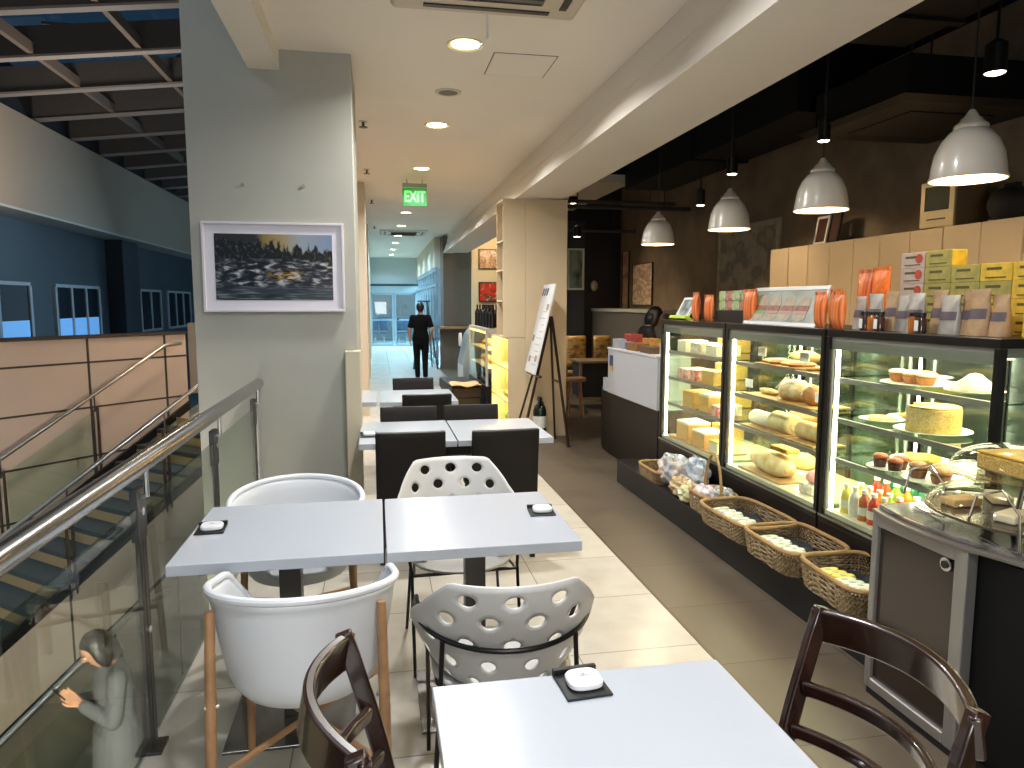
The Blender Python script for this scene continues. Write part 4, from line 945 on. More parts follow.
# big sandwich picture
sf = slanted('picture_stand', 'large slanted picture of four sandwiches in a pale frame on the middle case', 'picture', 2.44, 4.10, .82, .26, R(22), 0, mat('frame_silver', '#b7b9bb', .3, .3), .026, picmat('menu_print', ['#66705f', '#8d958a', '#59625a'], (3, 3, 3)))
bun = mat('bun_print', '#a1937c', .4, noise=.3, nscale=20); fil = mat('filling_print', '#8a4a35', .4, noise=.5, nscale=40); lef = mat('leaf_print', '#5f8f4a', .4)
for k in range(4):
    yy = .26-.155*k
    m = MB(); pts = [(yy+.068*cos(a), .135+.075*sin(a)) for a in [pi*i/14 for i in range(15)]]; m.prism(pts, lambda p, q: (.004+.0015*q, p[0], p[1])).build('printed_bun', bun, sf)
    m = MB(); pts = [(yy+.07*cos(a), .075+.045*sin(a)) for a in [pi+pi*i/14 for i in range(15)]]; m.prism(pts, lambda p, q: (.004+.0015*q, p[0], p[1])).build('printed_bun', bun, sf)
    MB().box(.0035, .006, yy-.07, yy+.07, .10, .135).build('printed_filling', fil, sf)
    MB().box(.0035, .006, yy-.066, yy+.066, .082, .10).build('printed_filling', lef if k == 0 else mat('ham_print', '#a87a66', .4), sf)
MB().box(.004, .006, .31, .375, .10, .21).build('printed_leaf', lef, sf)
gs = slanted('tablet_stand', 'small slanted leaflet stand with bright green base on the first case', 'stand', 2.47, 5.62, .24, .21, R(28), 0, mat('paper_white', '#d5d8d2', .4), .02, picmat('leaflet', ['#1d2b33', '#7d8f93', '#c2c8c2'], (14, 14, 14)))
MB().box(-.03, .10, -.17, .16, 0, .03).build('green_base', mat('lime_plastic', '#a8c62c', .4), gs, bevel=.004)
# orange snack bags
oran = mat('orange_stripe_wrap', '#d3662a', .35, noise=.7, nscale=(26), col2='#8e4a2a', coat=.3)
def snack(x, y, h, w_, label, lean=0, rz=0, m_=None):
    t = thing('snack_packet', label, 'packet', (x, y, TZ), rz); t.rotation_euler = (0, lean, rz)
    mt = m_ or oran
    def f(u, v): 
        z = h*v; k = (1-(abs(2*v-1))**3)
        return u, z, k
    m = MB(); NU = 20
    def g(u, v):
        a = 2*pi*u; k = max(.04, 1-(abs(2*v-1))**3); return (.026*k*sin(a)*(1+.15*sin(3*a)), w_/2*math.copysign(abs(cos(a))**.7, cos(a))*(.92+.10*v+.02*sin(v*14)), h*v)
    m.grid(g, NU, 14, closeu=True); m.f += [tuple(i*14 for i in range(NU)), tuple(i*14+13 for i in range(NU))]; m.mi += [0, 0]
    m.build('bag', mt, t, smooth=True)
    MB().box(-.004, .004, -w_/2, w_/2, h-.006, h+.012).build('crimped_seal', mt, t)
    return t
stripe = picmat('orange_stripes', ['#5e2d1c', '#b9552a', '#de8446', '#7d3a1e'], (1, 38, 1.5), 3, 1)
for k, (y, x, h, w_, le) in enumerate(((5.28, 2.46, .21, .13, -.10), (5.14, 2.50, .19, .10, .22), (4.47, 2.47, .22, .12, .25))):
    snack(x, y, h, w_, ['orange striped snack packet left of the green boxes', 'orange snack packet leaning on the green boxes', 'orange snack packet between the boxes and the large picture'][k], 0, le, stripe)
for k, (y, x, h, w_) in enumerate(((3.67, 2.46, .19, .10), (3.59, 2.50, .205, .10), (3.505, 2.46, .19, .10), (3.56, 2.66, .31, .13), (3.44, 2.66, .32, .13))):
    snack(x, y, h, w_, ['orange striped packet just right of the sandwich picture', 'orange striped packet second from the sandwich picture', 'orange striped packet with white logo patch beside the kraft bags', 'tall orange bag behind the striped packets, left one', 'tall bright orange bag behind the striped packets, right one'][k], 0, 0, stripe if k < 4 else mat('bright_orange', '#e8752a', .35, noise=.3, nscale=30))
# green and red gift boxes on the first case
boxm = [mat('box_green', '#7d9a55', .5, noise=.5, nscale=30, col2='#b8c49a'), mat('box_red', '#8e3b38', .5, noise=.5, nscale=30, col2='#c29a8a'), mat('box_pale', '#b7b89c', .5, noise=.4, nscale=30, col2='#4a5b34')]
k = 0
for zi, row in enumerate(((0, 1, 0, 1, 0), (0, 1, 0, 2, 2))):
    for j, c in enumerate(row):
        y = 5.03-.104*j; z = TZ+.085+zi*.072
        o = MB().box(-.05, .05, -.05, .05, 0, .070).build('gift_box', boxm[c], None, bevel=.003); o.location = (2.60, y, z+.001)
        tag(o, '%s printed gift box on the dark riser, %s row, %s from the cashier' % (['green', 'red', 'pale'][c], ['lower', 'upper'][zi], nth[j]), 'box', 'printed gift boxes on the riser')
tag(MB().box(2.53, 2.68, 4.555, 5.09, TZ, TZ+.084).build('display_riser', mat('riser_black', '#16110f', .5), None, bevel=.003), 'low black riser under the green and red boxes', 'stand')
# kraft pouches
kraft = mat('kraft_paper', '#b3926b', .65, noise=.25, nscale=20, bump=.25, bscale=30); silver = mat('pouch_silver', '#a7a197', .4, .2, noise=.2, nscale=16, bump=.2, bscale=30); band = mat('pouch_band', '#5f5257', .5)
def pouch(x, y, w_, h, mt, label, rz=0, cd=True):
    t = thing('coffee_pouch', label, 'pouch', (x, y, TZ), rz, 'pouches standing on the third case')
    def g(u, v):
        a = 2*pi*u; d = .034*(1-v)**.7+.003; ww = w_/2*(1-.06*sin(pi*v)); c_ = cos(a); s_ = sin(a)
        return (d*s_+.004*sin(9*v+3*c_)*v, ww*math.copysign(abs(c_)**.6, c_), h*v)
    m = MB(); m.grid(g, 24, 14, closeu=True); m.f += [tuple(i*14 for i in range(24)), tuple(i*14+13 for i in range(24))]; m.mi += [0, 0]
    m.build('bag', mt, t, smooth=True)
    def g2(u, v):
        v2 = .36+.22*v; a = pi+pi*u if True else 0; d = .034*(1-v2)**.7+.0055; c_ = cos(a); return (d*sin(a)+.004*sin(9*v2+3*c_)*v2, (w_/2*(1-.06*sin(pi*v2)))*math.copysign(abs(c_)**.6, c_)*.985, h*v2)
    MB().grid(g2, 14, 4).build('label_band', band, t, smooth=True)
py = [(3.30, silver, .085), (3.21, silver, .10), (3.09, kraft, .09), (3.00, silver, .105), (2.90, silver, .10), (2.80, kraft, .09), (2.695, silver, .115), (2.625, kraft, .08), (2.555, kraft, .10), (2.47, kraft, .09)]
for k, (y, mt, w_) in enumerate(py): pouch(2.52+.02*(k % 2)+.02*(mt is kraft), y+.10, w_, .175+.012*(k % 3), mt, '%s pouch with a dark band, %s from the left in the row' % ('kraft paper' if mt is kraft else 'silver grey', nth[k]), R((-4, 3, 0)[k % 3]))
for k, y in enumerate((3.275, 3.22, 3.165, 2.935, 2.89)):
    t = thing('preserve_jar', 'small dark preserve jar in front of the pouches, %s from the left' % nth[k], 'jar', (2.452, y, TZ), 0, 'small jars')
    MB().lathe([(0, 0), (.022, 0), (.024, .01), (.024, .065), (.018, .078), (0, .078)], n=18).build('glass', mat('jar_amber' if k % 2 else 'jar_brown', '#a35a1c' if k % 2 else '#3d2115', .1, coat=.5), t, smooth=True)
    MB().lathe([(0, .078), (.022, .078), (.022, .096), (0, .096)], n=18).build('lid', blackp, t, smooth=True)
    if k % 2 == 0: MB().box(-.0255, -.024, -.012, .012, .012, .06).build('jar_label', mat('paper_white'), t)
# tea boxes behind the pouches
tb = {'g': mat('tea_green', '#a79b52', .5, noise=.4, nscale=25, col2='#8a8a48'), 'y': mat('tea_yellow', '#dcb93a', .5, noise=.3, nscale=22), 'w': mat('tea_white', '#b9ab9f', .5, noise=.2, nscale=20)}
prn = mat('tea_print', '#4f4a24', .5); redp = mat('tea_red', '#b8452e', .5, noise=.3, nscale=50)
def teabox(x, y, z, k_, label):
    t = thing('tea_box', label, 'box', (x, y, z+.0005), 0, 'stacked tea boxes behind the pouches')
    MB().box(-.045, .045, -.082, .082, 0, .078).build('carton', tb[k_], t, bevel=.002)
    MB().box(-.04, .04, -.0832, -.0822, .004, .074).build('end_panel', redp if k_ == 'w' else tb['y'], t)
    MB().box(-.0465, -.0455, -.03, .05, .048, .060).box(-.0465, -.0455, -.055, .055, .012, .018).build('print', prn, t)
    if k_ == 'w': MB().cyl((-.0455, -.045, .045), (-.0467, -.045, .045), .024, n=20).build('print_fruit', redp, t)
    return t
cols_ = [(3.26, 'www', 5), (3.09, 'ggg', 5), (2.92, 'gg', 4), (2.75, 'gy', 4), (2.58, 'yy', 4), (2.41, 'yy', 4)]
levn = ['bottom', 'second', 'third', 'fourth', 'top']
for ci, (y, kk, n_) in enumerate(cols_):
    for l in range(n_): teabox(2.74, y, TZ+.079*l, kk[l % len(kk)] if ci < 4 else 'y', '%s tea box, %s level, %s stack from the orange bags' % ({'w': 'white and red', 'g': 'olive green', 'y': 'yellow'}[kk[l % len(kk)] if ci < 4 else 'y'], levn[l], nth[ci]))
for l in range(2): teabox(2.60, 2.38, TZ+.079*l, 'y', 'yellow tea box standing in front at the case end, %s' % ['lower', 'upper'][l])
slanted('photo_frame', 'small dark picture in a white frame at the right edge of the case top', 'picture', 2.50, 2.245, .13, .17, R(18), 0, mat('frame_white', '#d3cfc6', .4), .02, mat('photo_dark', '#33282c', .3))

# ================================================================== CASH COUNTER
t = thing('cash_counter', 'cash counter with white upper panel on a dark base beside the first case', 'counter', (2.4, 5.86, 0))
poly = [(.0, 0), (.0, 1.35), (.02, 1.62), (.10, 1.92), (.24, 2.12), (.62, 2.2), (.62, 0)]
MB().prism(poly, lambda p, k: (p[0], p[1], .66*k)).build('base', espresso, t, bevel=.004)
MB().box(-.012, .30, 0, 1.36, .66, 1.12).box(-.0, .30, 1.36, 1.56, .66, .80).build('white_panel', mat('counter_white', '#a9abb0', .45), t, bevel=.003)
MB().box(-.02, .34, 0, 1.37, 1.12, 1.14).build('counter_top', mat('counter_white2', '#c3c4c6', .35), t, bevel=.003)
MB().box(-.016, -.012, 1.20, 1.30, .90, 1.06).build('notice', mat('notice_blue', '#33406c', .5), t)
MB().box(-.017, -.016, 1.20, 1.30, .90, .95).build('notice_strip', mat('notice_yellow', '#c9a23a', .5), t)
def cbox(x, y, w_, d_, h, m_, label, name='snack_box', rz=0):
    o = MB().box(-w_/2, w_/2, -d_/2, d_/2, 0, h).build(name, m_, None, bevel=.004); o.location = (x, y, 1.1405); o.rotation_euler[2] = rz; tag(o, label, 'box', 'goods on the cash counter')
cbox(2.47, 7.10, .10, .14, .09, mat('gb1', '#9ba0a6', .5), 'grey goods box at the far end of the cash counter'); cbox(2.60, 7.05, .12, .22, .14, mat('gb2', '#9e3a34', .5, noise=.4, nscale=30), 'red printed box on the cash counter')
cbox(2.48, 6.90, .10, .14, .07, mat('gb3', '#7d86a0', .5), 'blue grey pack on the cash counter'); cbox(2.50, 6.62, .16, .30, .07, mat('gb4', '#7a5228', .6, noise=.4, nscale=20), 'brown wooden goods tray on the cash counter')
cbox(2.60, 6.55, .10, .22, .12, mat('gb5', '#b9853a', .5, noise=.4, nscale=30), 'amber carton behind the brown tray'); cbox(2.49, 6.25, .14, .26, .06, mat('gb6', '#4f3824', .6), 'low dark brown box beside the cards')
for k in range(3): cbox(2.50, 6.04-.07*k, .02, .055, .10-.01*k, mat('cardgrey', '#b5aea2', .5), 'upright card on the cash counter, %s from the first case' % nth[2-k], 'upright_card', .1)

# ================================================================== BACK WALL OF THE CAFE
cabm = mat('cabinet_tan', '#b8a283', .5, noise=.04, nscale=2)
for k in range(15):
    y0 = 7.20-.345*(k+1)
    t = thing('tall_cabinet', 'tan handleless cabinet on the back wall, %s from its left end' % (nth+['twelfth', 'thirteenth', 'fourteenth', 'fifteenth'])[k], 'cabinet', (4.20, y0, 0), 0, 'row of tan cabinets on the back wall')
    MB().box(.02, .34, 0, .345, .9, 2.16).build('carcass', cabm, t)
    MB().box(0, .019, .004, .341, .9, 2.168).build('door', cabm, t, bevel=.002)
t = thing('back_counter', 'dark back counter under the tan cabinets', 'counter', (3.95, 2.0, 0)); MB().box(0, .59, 0, 5.2, 0, .86).build('base', espresso, t); MB().box(-.03, .59, 0, 5.2, .862, .898).build('worktop', mat('worktop', '#55504a', .3), t)
t = thing('coffee_grinder', 'small black machine at the left end of the back counter', 'machine', (4.05, 7.05, .8985)); MB().box(-.1, .1, -.1, .1, 0, .52).build('body', blackp, t, bevel=.01); MB().lathe([(.05, .52), (.10, .70), (.10, .72), (0, .73)], n=20).build('hopper', blackp, t)
def framed(name, label, x, y, z, w_, h, fw, fm, pm, axis='X', d=.03, rz=0, cat='picture', mat_w=0, matm=None):
    # axis X: hangs on a wall facing -X ; axis Y: on a wall facing -Y
    t = thing(name, label, cat, (x, y, z), 0 if axis == 'X' else R(-90)*-1+pi)
    t.rotation_euler[2] = 0 if axis == 'X' else R(90)
    m = MB()
    m.box(-d, 0, -w_/2, w_/2, -h/2, -h/2+fw).box(-d, 0, -w_/2, w_/2, h/2-fw, h/2).box(-d, 0, -w_/2, -w_/2+fw, -h/2+fw, h/2-fw).box(-d, 0, w_/2-fw, w_/2, -h/2+fw, h/2-fw)
    m.build('frame', fm, t, bevel=.002)
    a = fw+mat_w
    if mat_w: MB().box(-d*.5, -.004, -w_/2+fw, w_/2-fw, -h/2+fw, h/2-fw).build('mount', matm, t)
    MB().box(-d*.5-.002, -.006, -w_/2+a, w_/2-a, -h/2+a, h/2-a).build('picture', pm, t)
    return t
framed('framed_board', 'large weathered framed board hanging behind the third pendant', 4.55, 8.33, 2.02, 1.50, 1.10, .07, mat('grey_wood_frame', '#b5a88c', .6, noise=.3, nscale=10), picmat('board_print', ['#8a7558', '#a08a68', '#6b5a44', '#93805f'], (3, 3, 4), 2, 5))
framed('poster', 'pale illustrated poster on the far part of the brown wall', 4.548, 11.9, 1.92, .95, .72, .012, mat('thin_black', '#15110f', .5), picmat('poster_print', ['#d9b294', '#f0dcb8', '#b98a74', '#f2e4c8'], (1.5, 2, 6), 5, 3, 1.5))
framed('narrow_poster', 'narrow pale poster left of the illustrated poster', 4.548, 12.75, 2.0, .35, 1.1, .012, mat('thin_black'), picmat('poster_print2', ['#d8b58c', '#c79a78', '#7c5040'], (2, 2, 5), 8, 3, 1))
framed('framed_print', 'green grey print in a white frame on the dark far wall', 3.625, 12.94, 2.22, .32, .76, .035, mat('frame_white'), picmat('green_print', ['#38443c', '#6c7d6e', '#8c9a88', '#2c352f'], (6, 6, 3), 4, 4), axis='Y')
t = thing('wall_lamp', 'small pale round fitting on the dark far wall', 'lamp', (4.02, 13.1, 1.92)); MB().ball((0, -.05, 0), .07, .05, .10).build('globe', mat('globe_cream', '#cdbf9f', .4), t, smooth=True); MB().box(-.03, .03, -.012, 0, -.05, .05).build('wall_plate', blackp, t)
for k, (y, z, w_, h, le, lb) in enumerate(((6.48, 2.168, .20, .28, R(-12), 'small white framed picture leaning on top of the cabinets'), (6.28, 2.168, .16, .30, R(-8), 'narrow black framed picture next to the white one on the cabinets'))):
    t = thing('small_frame', lb, 'picture', (4.30, y, z+.003)); t.rotation_euler = (0, R(10), 0)
    fm = mat('frame_white') if k == 0 else mat('thin_black')
    MB().box(-.01, .01, -w_/2, w_/2, 0, .025).box(-.01, .01, -w_/2, w_/2, h-.025, h).box(-.01, .01, -w_/2, -w_/2+.025, .025, h-.025).box(-.01, .01, w_/2-.025, w_/2, .025, h-.025).build('frame', fm, t)
    MB().box(-.005, .008, -w_/2+.025, w_/2-.025, .025, h-.025).build('picture', mat('brown_print', '#4a2c20', .4), t)
t = thing('old_monitor', 'old box shaped cream monitor with a dark screen on the cabinets', 'monitor', (4.22, 4.86, 2.169), R(8))
MB().box(0, .34, -.15, .15, .0, .34).build('case', mat('monitor_tan', '#6e5a40', .5), t, bevel=.01)
MB().box(-.03, 0, -.15, .15, 0, .35).build('front_bezel', mat('monitor_cream', '#a8946c', .5), t, bevel=.012)
MB().box(-.034, -.030, -.105, .105, .13, .31).build('screen', mat('screen_dark', '#2a2c22', .15), t)
MB().box(-.034, -.030, -.08, .08, .06, .07).build('slot', blackp, t)
t = thing('dark_bag', 'dark rounded sack on the cabinets right of the old monitor', 'bag', (4.36, 4.36, 2.169)); MB().ball((0, 0, .11), .14, .17, .13, lump=.08).build('body', mat('sack', '#14100d', .8), t, smooth=True); MB().box(-.02, .02, -.05, .05, .22, .26).build('top_knot', mat('sack'), t)
# ceiling services over the cafe
dk = mat('duct_black', '#0a0909', .6, spec=.2)
t = thing('air_duct', 'boxy black air duct under the cafe ceiling', 'duct', (3.2, 0, 3.2)); MB().box(.25, .9, 5.6, 9.8, -.02, .549).build('casing', dk, t, bevel=.005); MB().box(.23, .92, 7.6, 7.66, -.04, .47).build('flange', dk, t)
t = thing('air_duct', 'black air duct above the nearest pendant lamp', 'duct', (2.5, 0, 3.2)); MB().box(.3, .70, 2.6, 4.05, -.05, .549).build('casing', dk, t, bevel=.005); MB().box(.28, .72, 3.6, 3.66, -.07, .52).build('flange', dk, t)
t = thing('ceiling_cassette', 'black framed air conditioner under the cafe ceiling behind the nearest pendant', 'air conditioner', (3.9, 4.75, 2.92)); MB().box(-.5, .5, -.5, .5, 0, .28).build('housing', dk, t); MB().prism([(-.6, -.6), (.6, -.6), (.6, .6), (-.6, .6)], lambda p, k: (p[0]*(1-.1*k), p[1]*(1-.1*k), -.0-.03*k)).build('panel', mat('panel_dark_brown', '#1d1814', .5), t); MB().box(-.33, .33, -.33, .33, -.038, -.03).build('intake_grille', blackp, t)
for s in ((-.45, -.45), (.45, .45), (-.45, .45), (.45, -.45)): MB().cyl((s[0], s[1], .28), (s[0], s[1], .83), .008, n=6).build('hanger', blackp, t)
for k, (y, z) in enumerate(((9.95, 2.95), (10.5, 3.1), (12.2, 2.85))):
    t = thing('ceiling_pipe', 'dark pipe crossing under the cafe ceiling, %s' % ['nearest', 'middle', 'farthest'][k], 'pipe', (2.3, y, z)); MB().cyl((0, 0, 0), (2.2, 0, 0), .03, n=10).build('pipe', mat('pipe_grey', '#3a3733', .5), t, smooth=True)
    for x in (.4, 1.8): MB().cyl((x, 0, .02), (x, 0, 3.75-z), .006, n=6).build('hanger', blackp, t)
# far tables and chairs in the dark room
t = thing('side_table', 'dark draped table in front of the tan wicker chairs in the far room', 'table', (3.35, 10.6, 0)); MB().box(-.38, .42, -.30, .30, .70, .73).build('tabletop', mat('tan_top', '#7a6446', .5), t); MB().box(-.34, .38, -.26, .26, .18, .70).build('body', mat('black_cloth', '#0d0c0c', .8), t)
for sx in (-.36, .38): MB().box(sx-.02, sx+.02, -.28, -.24, 0, .70).build('leg', mat('tan_leg', '#7a5f3c', .5), t)
MB().box(-.34, .36, -.28, -.25, .14, .18).build('stretcher', mat('tan_leg'), t)
wk = picmat('wicker_tan', ['#6e4a22', '#a9803f', '#c79a54', '#8a6430'], (8, 8, 22), 1, 2)
for k, (x, w_) in enumerate(((3.18, .34), (3.62, .30))):
    t = thing('wicker_chair', 'tan wicker backed chair behind the draped table, %s one' % ['left', 'right'][k], 'chair', (x, 11.3, 0), 0, 'wicker chairs in the far room')
    MB().grid(lambda u, v: ((u-.5)*w_, -.02-.03*cos((u-.5)*pi), .55+.52*v), 8, 8).build('backrest', wk, t, smooth=True, solid=.04)
    MB().box(-w_/2, w_/2, 0, .42, .42, .47).build('seat', wk, t, bevel=.01)
    for sx in (-1, 1):
        for yy in (.0, .38): MB().box(sx*(w_/2-.02)-.018, sx*(w_/2-.02)+.018, yy, yy+.036, 0, .56 if yy == 0 else .42).build('leg', mat('tan_leg'), t)
t = thing('wooden_stool', 'light wooden stool beside the cream pillar in the far room', 'stool', (2.74, 9.75, 0)); MB().lathe([(0, .50), (.15, .50), (.16, .53), (.15, .55), (0, .55)], n=20).build('seat', wood, t, smooth=True)
for a in range(4): MB().cyl((.15*cos(a*pi/2+.7), .15*sin(a*pi/2+.7), 0), (.09*cos(a*pi/2+.7), .09*sin(a*pi/2+.7), .5), .014, n=8).build('leg', wood, t)
framed('red_notice', 'small red notice low on the cream strip in the far room', 3.2, 12.9, 1.35, .22, .34, .01, mat('red_paint', '#8f1f16', .5), mat('red_paint2', '#b4371f', .5), axis='Y')

# ================================================================== PILLAR PICTURE, EASEL, SHELF UNIT
def landscape():
    m = bpy.data.materials.new('river_photo'); m.use_nodes = True; n = m.node_tree; b = n.nodes['Principled BSDF']; b.inputs['Roughness'].default_value = .18; N = n.nodes.new; L_ = n.links.new
    t = N('ShaderNodeTexCoord'); sp_ = N('ShaderNodeSeparateXYZ'); L_(t.outputs['Generated'], sp_.inputs[0])
    def noise(sc, mp, det=8, dist=0):
        a = N('ShaderNodeMapping'); a.inputs['Scale'].default_value = mp; x = N('ShaderNodeTexNoise'); x.inputs['Scale'].default_value = sc; x.inputs['Detail'].default_value = det; x.inputs['Distortion'].default_value = dist; L_(t.outputs['Generated'], a.inputs[0]); L_(a.outputs[0], x.inputs['Vector']); return x
    def ramp(src, st):
        r = N('ShaderNodeValToRGB'); e = r.color_ramp.elements
        while len(e) < len(st): e.new(.5)
        for i, (p, c) in enumerate(st): e[i].position = p; e[i].color = C(c)
        L_(src, r.inputs[0]); return r.outputs[0]
    def mix(f, a, c):
        k = N('ShaderNodeMix'); k.data_type = 'RGBA'; L_(f, k.inputs['Factor']); L_(a, k.inputs['A']); L_(c, k.inputs['B']); return k.outputs['Result']
    z, y = sp_.outputs['Z'], sp_.outputs['Y']
    rocks = ramp(noise(7, (1, 1.5, 2.4), 12, .3).outputs['Fac'], [(.38, '#0c0d12'), (.49, '#25262c'), (.56, '#5b5c60'), (.66, '#b0b0ac')])
    water = ramp(noise(6, (1, .8, 9)).outputs['Fac'], [(.35, '#141a22'), (.55, '#30363c'), (.7, '#7a8086')])
    wmask = N('ShaderNodeMapRange'); wmask.inputs['From Min'].default_value = .24; wmask.inputs['From Max'].default_value = .18; L_(z, wmask.inputs['Value'])
    low = mix(wmask.outputs[0], rocks, water)
    trees = ramp(noise(16, (1, 2.2, .9), 9, .4).outputs['Fac'], [(.36, '#0a0a0d'), (.56, '#1e1d1b'), (.72, '#5b564a')])
    sky = ramp(y, [(.0, '#6f7f98'), (.28, '#8b939c'), (.42, '#93835c'), (.58, '#7d6a40'), (.66, '#2a2622')])
    nz = noise(9, (1, 2, .4), 6)
    ad = N('ShaderNodeMath'); ad.operation = 'MULTIPLY_ADD'; ad.inputs[1].default_value = .55; L_(nz.outputs['Fac'], ad.inputs[0]); L_(z, ad.inputs[2])
    yy = N('ShaderNodeMath'); yy.operation = 'MULTIPLY_ADD'; yy.inputs[1].default_value = -.22; L_(y, yy.inputs[0]); L_(ad.outputs[0], yy.inputs[2])
    sm = N('ShaderNodeMapRange'); sm.inputs['From Min'].default_value = .98; sm.inputs['From Max'].default_value = 1.03; L_(yy.outputs[0], sm.inputs['Value'])
    up = mix(sm.outputs[0], trees, sky)
    um = N('ShaderNodeMapRange'); um.inputs['From Min'].default_value = .56; um.inputs['From Max'].default_value = .64; L_(z, um.inputs['Value'])
    allc = mix(um.outputs[0], low, up)
    # sunlit patch on the water
    d1 = N('ShaderNodeVectorMath'); d1.operation = 'DISTANCE'; mpp = N('ShaderNodeMapping'); mpp.inputs['Scale'].default_value = (0, 1, 1.9); L_(t.outputs['Generated'], mpp.inputs[0]); L_(mpp.outputs[0], d1.inputs[0]); d1.inputs[1].default_value = (0, .40, .72)
    gm = N('ShaderNodeMapRange'); gm.inputs['From Min'].default_value = .20; gm.inputs['From Max'].default_value = .04; L_(d1.outputs['Value'], gm.inputs['Value'])
    gn = N('ShaderNodeMath'); gn.operation = 'MULTIPLY'; L_(gm.outputs[0], gn.inputs[0]); g2 = N('ShaderNodeMapRange'); g2.inputs['From Min'].default_value = .48; g2.inputs['From Max'].default_value = .6; L_(noise(14, (1, 1.5, 3)).outputs['Fac'], g2.inputs['Value']); L_(g2.outputs[0], gn.inputs[1])
    yl = N('ShaderNodeRGB'); yl.outputs[0].default_value = C('#b98f3c')
    L_(mix(gn.outputs[0], allc, yl.outputs[0]), b.inputs['Base Color']); return m
t = framed('framed_photograph', 'white framed landscape photograph of a rocky river on the left pillar', -.656, 5.085, 1.0, .915, .595, .016, mat('frame_pinkish_white', '#c9c2c4', .4), landscape(), axis='Y', d=.03, mat_w=.062, matm=mat('mount_white', '#cfcad2', .5))
t.location = (-.672, 5.098, 1.838); t.rotation_euler[0] = R(0)
t.rotation_euler = (R(0), R(1.0), R(90))
for x in (-.86, -.47): o = MB().cyl((x, 5.092, 2.38), (x, 5.1, 2.38), .012, n=10).build('wall_plug', mat('plug_grey', '#8c8878', .6)); tag(o, 'old screw mark on the pillar above the photograph, %s one' % ('left' if x < -.6 else 'right'), 'screw')
# shop column beside the easel
colc = mat('column_cream', '#cdb998', .5, noise=.04, nscale=2)
sbox('pillar_column', 1.72, 2.22, 8.3, 9.6, 0, 2.8, colc)
t = thing('open_shelf', 'tall narrow open shelf on the hall side of the cream column', 'shelf', (1.45, 8.30, 1.195))
m = MB().box(0, .268, 0, .02, 0, 1.604).box(0, .268, .43, .45, 0, 1.604).box(.25, .268, .02, .43, 0, 1.604); m.build('carcass', colc, t)
for z in (0, .42, .78, 1.12, 1.585): MB().box(.0, .249, .02, .43, z, z+.018).build('shelf_board', colc, t)
t = thing('lit_niche_cabinet', 'low cream cabinet with yellow lit niches beside the easel', 'cabinet', (1.51, 8.30, 0))
MB().box(0, .208, 0, .03, 0, 1.19).box(0, .208, 1.22, 1.25, 0, 1.19).box(.19, .208, .03, 1.22, 0, 1.19).build('carcass', colc, t)
ynic = mat('niche_glow_paint', '#e3bb60', .5)  # yellow of the niche lighting is put into this paint colour
for z in (0.0, .40, .80, 1.165): MB().box(0, .189, .03, 1.22, z, z+.022).build('shelf_board', ynic if 0 < z < 1 else colc, t)
MB().box(.182, .19, .03, 1.22, .022, 1.165).build('back_panel', ynic, t)
for z in (.79, 1.155, .39): MB().box(.02, .04, .06, 1.19, z, z+.008).build('light_strip', mat('warm_strip', '#ffd88a', .4, emit=14, ecol='#ffc050'), t); light('niche_light', 'AREA', (1.60, 8.92, z-.005), 6.0, (1, .74, .36), size=.1, size_y=1.1)
for k in range(5):
    o = MB().lathe([(0, 0), (.03, 0), (.034, .05), (.02, .07), (0, .075)], n=14).build('goods_jar', mat('olive_jar', '#8f8a3a', .4), None, smooth=True); o.location = (1.60, 8.5+.12*k, .4225); tag(o, 'small olive jar on the middle lit niche, %s from the easel' % nth[k], 'jar', 'jars in the lit niches')
t = thing('potted_plant', 'small green plant in the bottom lit niche', 'plant', (1.60, 8.75, .0225))
MB().lathe([(0, 0), (.05, 0), (.065, .09), (.0, .085)], n=16).build('pot', mat('pot_tan', '#b9935a', .6), t)
for k in range(14):
    a = k*2.4; L = .16+.05*(k % 3); m = MB(); 
    m.grid(lambda u, v: ((.02+L*.28*v)*cos(a)-(u-.5)*.035*sin(pi*min(.98, v+.05))*sin(a), (.02+L*.28*v)*sin(a)+(u-.5)*.035*sin(pi*min(.98, v+.05))*cos(a), .085+L*1.2*v-.5*L*v*v), 3, 7); o_ = m.build('leaf', mat('leaf_green', '#5fae3c', .5), t, smooth=True, solid=.002)
# easel
t = thing('easel', 'black folding easel leaning before the cream column', 'easel', (1.8, 7.85, 0))
bm_ = mat('easel_dark', '#2a1a14', .4)
for (a, b) in (((-.28, -.24, 0), (.11, -.02, 1.45)), ((-.28, .20, 0), (.11, .02, 1.45)), ((.27, -.24, 0), (.12, -.03, 1.45)), ((.24, .26, 0), (.12, .03, 1.45))): MB().bar(a, b, .022, .022).build('leg', bm_, t)
MB().bar((-.075, -.33, .80), (-.075, .33, .80), .03, .022).build('ledge', bm_, t)
MB().bar((.19, -.155, .72), (.185, .17, .72), .018, .018).build('crossbar', bm_, t)
t = thing('easel_board', 'white poster board resting on the black easel', 'board', (1.685, 7.88, .815)); t.rotation_euler = (0, R(13), 0)
MB().box(-.008, .008, -.27, .27, 0, 1.02).build('panel', mat('board_white', '#c9ccd0', .45), t, bevel=.002)
m = MB(); random.seed(3)
for k in range(3): MB().bar((-.010, .20-.10*k, .89), (-.010, .17-.10*k, .97), .02, .02).build('printed_heading', mat('print_grey'), t)
for k in range(9):
    MB().box(-.0095, -.008, -.20, -.20+random.uniform(.15, .36), .10+.075*k, .108+.075*k).build('printed_line', mat('print_pale', '#8f9296', .5), t)
for (y, z) in ((-.17, .72), (.18, .36), (-.15, .14), (.14, .12)): MB().box(-.0098, -.008, y-.05, y+.05, z, z+.07).build('printed_picture', mat('print_tan', '#9c8f78', .5, noise=.5, nscale=30), t)
